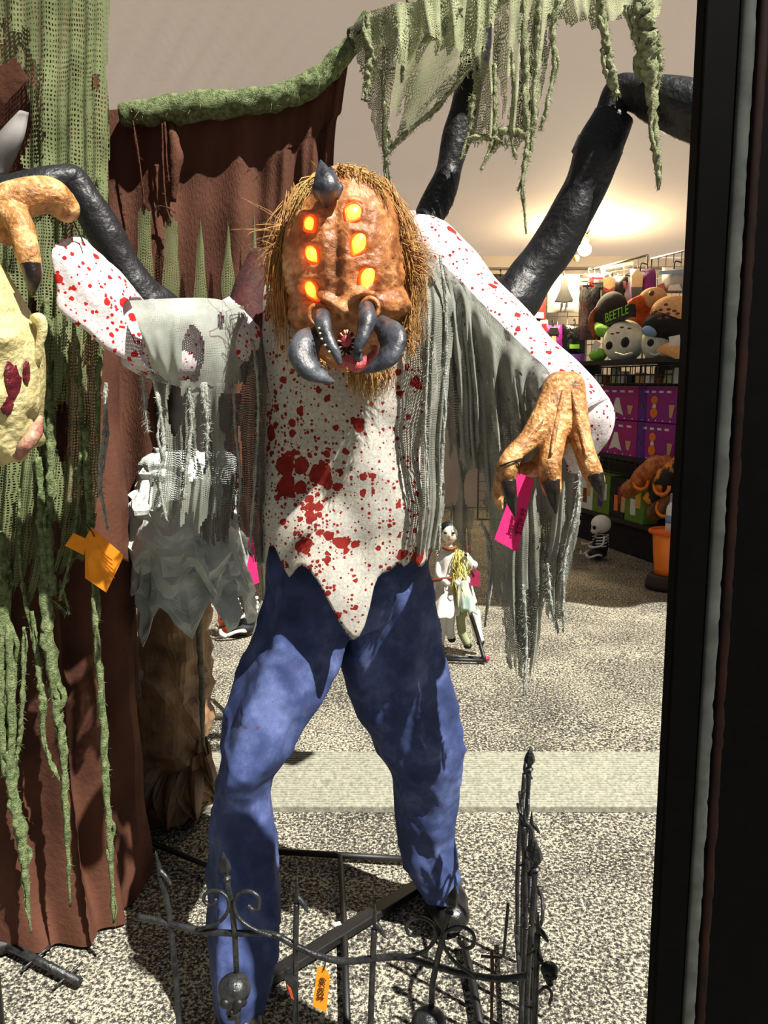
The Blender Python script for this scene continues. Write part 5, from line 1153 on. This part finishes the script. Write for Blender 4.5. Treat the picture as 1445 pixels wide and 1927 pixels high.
for x0, x1, m0, arts, lab in boxes:
    sa, sb_ = palong(x0), palong(x1) - .008
    t = thing('goods_carton', PA + PD * (sa + sb_) / 2 + V((0, 0, .30)), lab, 'carton', 'cartons on the low platform')
    obj('carton', pbox(sa, sb_, -.16, -.02, .30, .66), m0, t, smooth=False)
    for k, am in enumerate(arts):
        u = lerp(sa, sb_, .3 + .25 * k); obj('printed_picture', pbox(u, u + .28 * (sb_ - sa), -.021, -.016, .36 + .07 * (k % 2), .50 + .08 * (k % 2)), am, t, smooth=False)
for n_, (pts, r, m0, lab) in enumerate([([(1178, 925), (1206, 905), (1236, 880), (1256, 868)], .085, mat('orange brown foil', S(150, 60, 30), S(214, 130, 60), 20, .3, bs=40, bst=.8), 'orange brown foil bundle leaning on the green carton'), ([(1225, 940), (1245, 915), (1262, 890), (1290, 870)], .10, mat('black and orange cloth', S(24, 20, 18), S(236, 140, 40), 5, .5, lo=.48, hi=.52, bs=40, bst=.6), 'black and orange costume bundle heaped at the right of the platform'), ([(1230, 966), (1250, 956), (1290, 950)], .09, mat('dark brown cloth bundle', S(60, 36, 22), S(150, 92, 40), 8, .6, bs=40, bst=.6), 'dark brown bundle lying below the black and orange one')]):
    t = thing('costume_bundle', Pp(pts[0][0], 980, .1), lab, 'bundle')
    obj('bundle', MB().tube([Pp(x, y, .10) for x, y in pts], [r * .8, r, r, r * .7], 16, 30, rough=.4, rs=7), m0, t)
    obj('tie', MB().tube([Pp(pts[1][0] + 14 * math.cos(a), pts[1][1] + 16 * math.sin(a), .10 + r * .9 + .02 * math.sin(a)) for a in [.3 * i for i in range(14)]], .014, 8, 30), C_orange, t)
# ------------------------------------------------------------------ lamp at the back
lm = thing('work_lamp', W(1100, 470, 8.1), 'bright warm lamp glowing under the tent roof above the grid wall', 'lamp')
lc = W(1100, 470, 8.1)
obj('bulb', MB().ball(lc, (.07, .05, .06), 18, 12), emis('warm bulb', (1.0, .80, .42, 1), 40), lm)
obj('socket', MB().tube([lc + V((0, 0, .05)), lc + V((0, 0, .11)), lc + V((0, 0, .15))], [.035, .04, .02], 12, 8), C_yel, lm)
obj('cord', MB().tube([lc + V((0, 0, .14)), lc + V((.05, .02, .20)), V((lc.x + .05, lc.y + .1, 3.0))], .006, 6, 12), M_wireb, lm)
obj('hang_tag', MB().ball(W(1084, 486, 8.0), (.03, .02, .035), 10, 8), C_yel, lm)
pd = bpy.data.lights.new('lamp_light', 'POINT'); pd.energy = 200; pd.color = (1.0, .80, .45); pd.shadow_soft_size = .08
po = bpy.data.objects.new('lamp_light', pd); COL.objects.link(po); po.location = lc + V((0, -.12, -.05))

# ------------------------------------------------------------------ small skeletons
M_bone = mat('white bone', S(224, 222, 212), S(240, 238, 230), 30, .5); M_suit = mat('black suit', S(14, 14, 15), None, rough=.7)
def skeleton(base, face, label, s=1.0, skullon=True, lying=False):
    """small seated baby skeleton; face = yaw in radians, 0 looks at -x"""
    t = thing('toy_skeleton', base, label, 'skeleton')
    Rz = Matrix.Rotation(face, 3, 'Z')
    def L(x, y, z): return base + Rz @ V((x, y, z)) * s
    def tb(name, pts, r, m=M_bone, seg=8, n=10): return obj(name, MB().tube([L(*p) for p in pts], r if not isinstance(r, list) else [q * s for q in r], seg, n), m, t)
    b = MB(); b.ball(L(0, 0, .10), (.07 * s, .06 * s, .10 * s), 14, 10); b.ball(L(-.02, 0, .04), (.08 * s, .07 * s, .04 * s), 14, 8)
    body = obj('torso', b, M_suit, t)
    if skullon:
        k = MB(); k.ball(L(0, 0, .295), (.085 * s, .078 * s, .078 * s), 18, 12); k.ball(L(-.058, 0, .245), (.034 * s, .04 * s, .034 * s), 12, 8)
        sk = obj('skull', fused(k, .007 * s, 2), M_bone, t)
        for q in (-1, 1): obj('eye_socket', MB().ball(L(-.078, q * .030, .272), (.016 * s, .018 * s, .017 * s), 10, 8), M_suit, sk)
        obj('nose_hole', MB().ball(L(-.088, 0, .252), (.006 * s, .006 * s, .008 * s), 8, 6), M_suit, sk)
    for i in range(6): obj('spine_bone', MB().ball(L(.068, 0, .06 + .027 * i), (.011 * s, .013 * s, .010 * s), 8, 6), M_bone, t)
    for q in (-1, 1):
        for i in range(4):
            z = .195 - .026 * i; tb('rib', [(.055, q * .012, z), (.01, q * .062, z - .004), (-.055, q * .030, z - .012)], [.006, .006, .005])
        tb('arm', [(.0, q * .065, .20), (-.02, q * .078, .13), (-.09, q * .07, .11)], [.010, .008, .008]); tb('hand', [(-.09, q * .07, .11), (-.125, q * .065, .115), (-.14, q * .06, .135)], [.010, .012, .004])
        tb('leg', [(.0, q * .05, .03), (-.06, q * .08, .045), (-.12, q * .06, .022)], [.012, .009, .010]); tb('foot', [(-.12, q * .06, .02), (-.145, q * .055, .035), (-.15, q * .05, .06)], [.012, .014, .006])
    return t
skeleton(R(1128, 1050), math.radians(12), 'seated white toy skeleton with a big round skull on the dark floor', 1.02)
skeleton(R(462, 1192), math.radians(25), 'small black and white toy skeleton partly hidden behind the left jeans leg', 1.1, False)
# orange pail stand
cn = thing('orange_pail', R(1252, 1104), 'tall orange pail on a brown base beside the black monitor bezel', 'pail')
b = WP[cn]
obj('pail', MB().tube([b + V((0, 0, .10)), b + V((0, 0, .25)), b + V((0, 0, .42))], [.085, .10, .115], 20, 8), mat('bright orange plastic', S(246, 122, 16), S(255, 136, 30), 10, .35), cn)
obj('rim', MB().tube([b + V((.13 * math.cos(a), .13 * math.sin(a), .42)) for a in [2 * PI * i / 20 for i in range(21)]], .016, 8, caps=False), mat('dark orange rim', S(214, 90, 14), None), cn)
obj('base', MB().tube([b, b + V((0, 0, .09)), b + V((0, 0, .1))], [.15, .13, .09], 16, 8), mat('dark brown base', S(48, 28, 20), None), cn)
bt = thing('spray_bottle', b + V((.02, .02, .44)), 'white and blue bottle standing in the orange pail', 'bottle')
obj('bottle', MB().tube([b + V((.02, .02, .40)), b + V((.02, .02, .56)), b + V((.02, .02, .60)), b + V((.02, .02, .64))], [.04, .04, .035, .014], 14, 14), C_white, bt); obj('cap', MB().tube([b + V((.02, .02, .64)), b + V((.02, .02, .70))], .018, 10), C_blue, bt); obj('label_band', MB().tube([b + V((.02, .02, .48)), b + V((.02, .02, .54))], .0415, 14), C_blue, bt)

# ------------------------------------------------------------------ doll on a rocking horse
YD = 4.15
rh = thing('rocking_horse', R(872, 1238), 'pale yellow toy horse on a black stand behind the monster', 'toy horse')
H = MB(); s = pm(YD)
def hb(x, y, rx, ry, rz=None, Y=YD): H.ball(W(x, y, Y), (rx * s, (rz or rx) * s, ry * s), 14, 10)
hb(872, 1048, 13, 12); H.tube([W(872, 1046, YD), W(884, 1058, YD), W(890, 1064, YD)], [11 * s, 9 * s, 7 * s], 12, 12)
H.tube([W(866, 1048, YD), W(866, 1080, YD), W(872, 1120, YD), W(874, 1138, YD)], [14 * s, 17 * s, 22 * s, 26 * s], 14, 16); hb(850, 1130, 44, 20, 22)
hbd = obj('body', fused(H, .012, 3), mat('pale horse plush', S(196, 196, 168), S(228, 228, 206), 16, .9, bs=60, bst=.6), rh)
obj('muzzle', MB().ball(W(889, 1063, YD - .02), (.030, .034, .026), 12, 8), C_grey, rh); obj('eye', MB().ball(W(876, 1045, YD - .045), .010, 8, 6), C_dark, rh)
obj('ear', MB().tube([W(876, 1038, YD), W(882, 1030, YD), W(886, 1026, YD)], [.014, .014, .002], 8, 8), C_brn, rh)
M_mane = mat('yellow mane', S(186, 176, 90), S(224, 216, 130), 30, .9)
hairs('mane', [W(862, 1034, YD - .03), W(856, 1060, YD - .04), W(858, 1090, YD - .05)], [W(860, 1070, YD - .06), W(862, 1110, YD - .07), W(872, 1140, YD - .07)], 160, .0035, M_mane, .02, .01, rh)
obj('saddle_cloth', MB().grid(14, 12, levels_fn([[(862, 1095, YD - .10), (876, 1092, YD - .11), (886, 1100, YD - .06)], [(860, 1125, YD - .12), (880, 1125, YD - .12), (894, 1140, YD - .06)], [(862, 1150, YD - .12), (882, 1156, YD - .12), (900, 1160, YD - .06)]], (.006, 3, 0)), torn(.1, 4)), mat('pale teal cloth', S(150, 178, 170), S(220, 214, 190), 14, .9), rh, solid=.004)
for pts in ([(868, 1150), (870, 1190), (880, 1212)], [(892, 1150), (898, 1190), (904, 1206)], [(832, 1150), (830, 1190), (828, 1212)], [(846, 1150), (846, 1185), (850, 1200)]):
    obj('leg', MB().tube([W(x, y, YD) for x, y in pts], [.034, .026, .022], 10, 12), C_skin if pts[0][0] == 868 else C_white, rh)
    x, y = pts[-1]; obj('hoof', MB().ball(W(x, y + 3, YD), (.024, .026, .018), 10, 6), C_dark, rh)
fx = [(814, 1236), (905, 1242)]
obj('stand_rail', MB().tube([W(810, 1232, YD - .05), W(912, 1240, YD - .05)], .012, 8), M_iron, rh); obj('stand_rail', MB().tube([R(810, 1240, .012), R(915, 1243, .012)], .010, 8), M_blackm, rh)
obj('stand_strut', MB().tube([W(884, 1150, YD - .10), W(900, 1200, YD - .08), R(912, 1244, .01)], .011, 8, 10), M_blackm, rh); obj('stand_strut', MB().tube([W(826, 1150, YD - .10), R(816, 1240, .01)], .011, 8), M_blackm, rh); obj('stand_strut', MB().tube([R(904, 1240, .012), R(920, 1239, .012)], .014, 8), C_pinkp, rh)
dl = thing('porcelain_doll', W(845, 1130, YD), 'pale faced doll in a white dress riding the toy horse', 'doll')
dm = MB(); dm.ball(W(846, 1004, YD), (.044, .046, .054), 16, 12); dm.tube([W(845, 1020, YD), W(845, 1036, YD)], .018, 10); dh = obj('head', fused(dm, .006, 2), mat('porcelain', S(226, 218, 196), S(240, 232, 212), 20, .35), dl)
for x in (838, 853): obj('eye', MB().ball(W(x, 1003, YD - .045), (.009, .006, .007), 8, 6), C_dark, dh)
obj('nose', MB().ball(W(846, 1009, YD - .05), (.005, .007, .008), 8, 6), C_skin, dh); obj('lips', MB().ball(W(846, 1015, YD - .046), (.009, .005, .004), 8, 6), C_pinkp, dh)
obj('hair', MB().ball(W(845, 996, YD + .02), (.052, .05, .05), 14, 10), C_dark, dh)
obj('dress', loft([(1030, 834, 856, YD, .04), (1050, 824, 866, YD, .06), (1090, 820, 862, YD, .07), (1130, 806, 866, YD, .12), (1150, 802, 862, YD, .14)], 30, 8, 2.1, lambda q, t, th, d: d * .012 * math.sin(th * 9) * t), mat('aged white dress', S(196, 190, 180), S(232, 228, 220), 20, .9), dl, solid=.004)
obj('collar', MB().tube([W(834, 1030, YD - .04), W(846, 1034, YD - .06), W(858, 1030, YD - .04)], .012, 8, 12), C_brn, dl)
for q in (-1, 1): obj('arm', MB().tube([W(845 + q * 16, 1045, YD), W(845 + q * 20, 1080, YD - .05), W(852 + q * 8, 1100, YD - .12)], [.022, .018, .014], 10, 12), C_white, dl)
obj('belt', MB().tube([W(806, 1094, YD - .06), W(830, 1090, YD - .09), W(850, 1088, YD - .09)], .010, 8, 12), C_brn, dl)
card('price_tag', [(886, 1076), (903, 1074), (904, 1104), (884, 1102)], YD - .1, C_pinkp, 'dull pink price tag hanging from the toy horse muzzle')
loop([(890, 1064), (893, 1070), (897, 1078)], YD - .11, .003, C_pinkp, bpy.data.objects['price_tag.003'])
# pink card and orange bag behind the left sleeve gauze
YK = 3.28
pk = card('price_tag', [(452, 985), (470, 975), (488, 1096), (470, 1104)], YK, M_pink, 'long hot pink card hanging behind the grey rags at left')
obj('string', MB().tube([W(462, 985, YK - .003), W(470, 930, YK), W(473, 875, YK + .02)], .003, 6, 10), M_blackm, pk)
rack = thing('display_stand', R(500, 1215), 'thin chrome and black stand behind the grey rags', 'stand')
obj('pole', MB().tube([W(496, 1130, 3.3), W(492, 1000, 3.3), W(470, 860, 3.3)], .010, 8), M_wire, rack); obj('pole', MB().tube([(WP[rack].x, 3.3, 0), W(496, 1130, 3.3)], .012, 8), M_wire, rack)
obj('foot', MB().tube([(WP[rack].x - .1, 3.3, .01), (WP[rack].x + .1, 3.3, .01)], .012, 8), M_wire, rack)
ob_ = thing('orange_bag', R(430, 1192), 'crumpled orange bag on the floor under the grey rags', 'bag')
c = R(430, 1192); obj('bag', MB().ball(c + V((0, 0, .11)), (.06, .06, .12), 18, 14, None, lambda d: 1 + .22 * nz(d, 3)), mat('orange foil bag', S(226, 80, 20), S(240, 110, 40), 14, .4, bs=30, bst=.7), ob_)
for i in range(3): obj('stripe', MB().tube([c + V((-.04 + .01 * i, -.062, .06 + .05 * i)), c + V((0, -.07, .07 + .05 * i)), c + V((.04, -.058, .065 + .05 * i))], .006, 6, 10), C_dark, ob_)
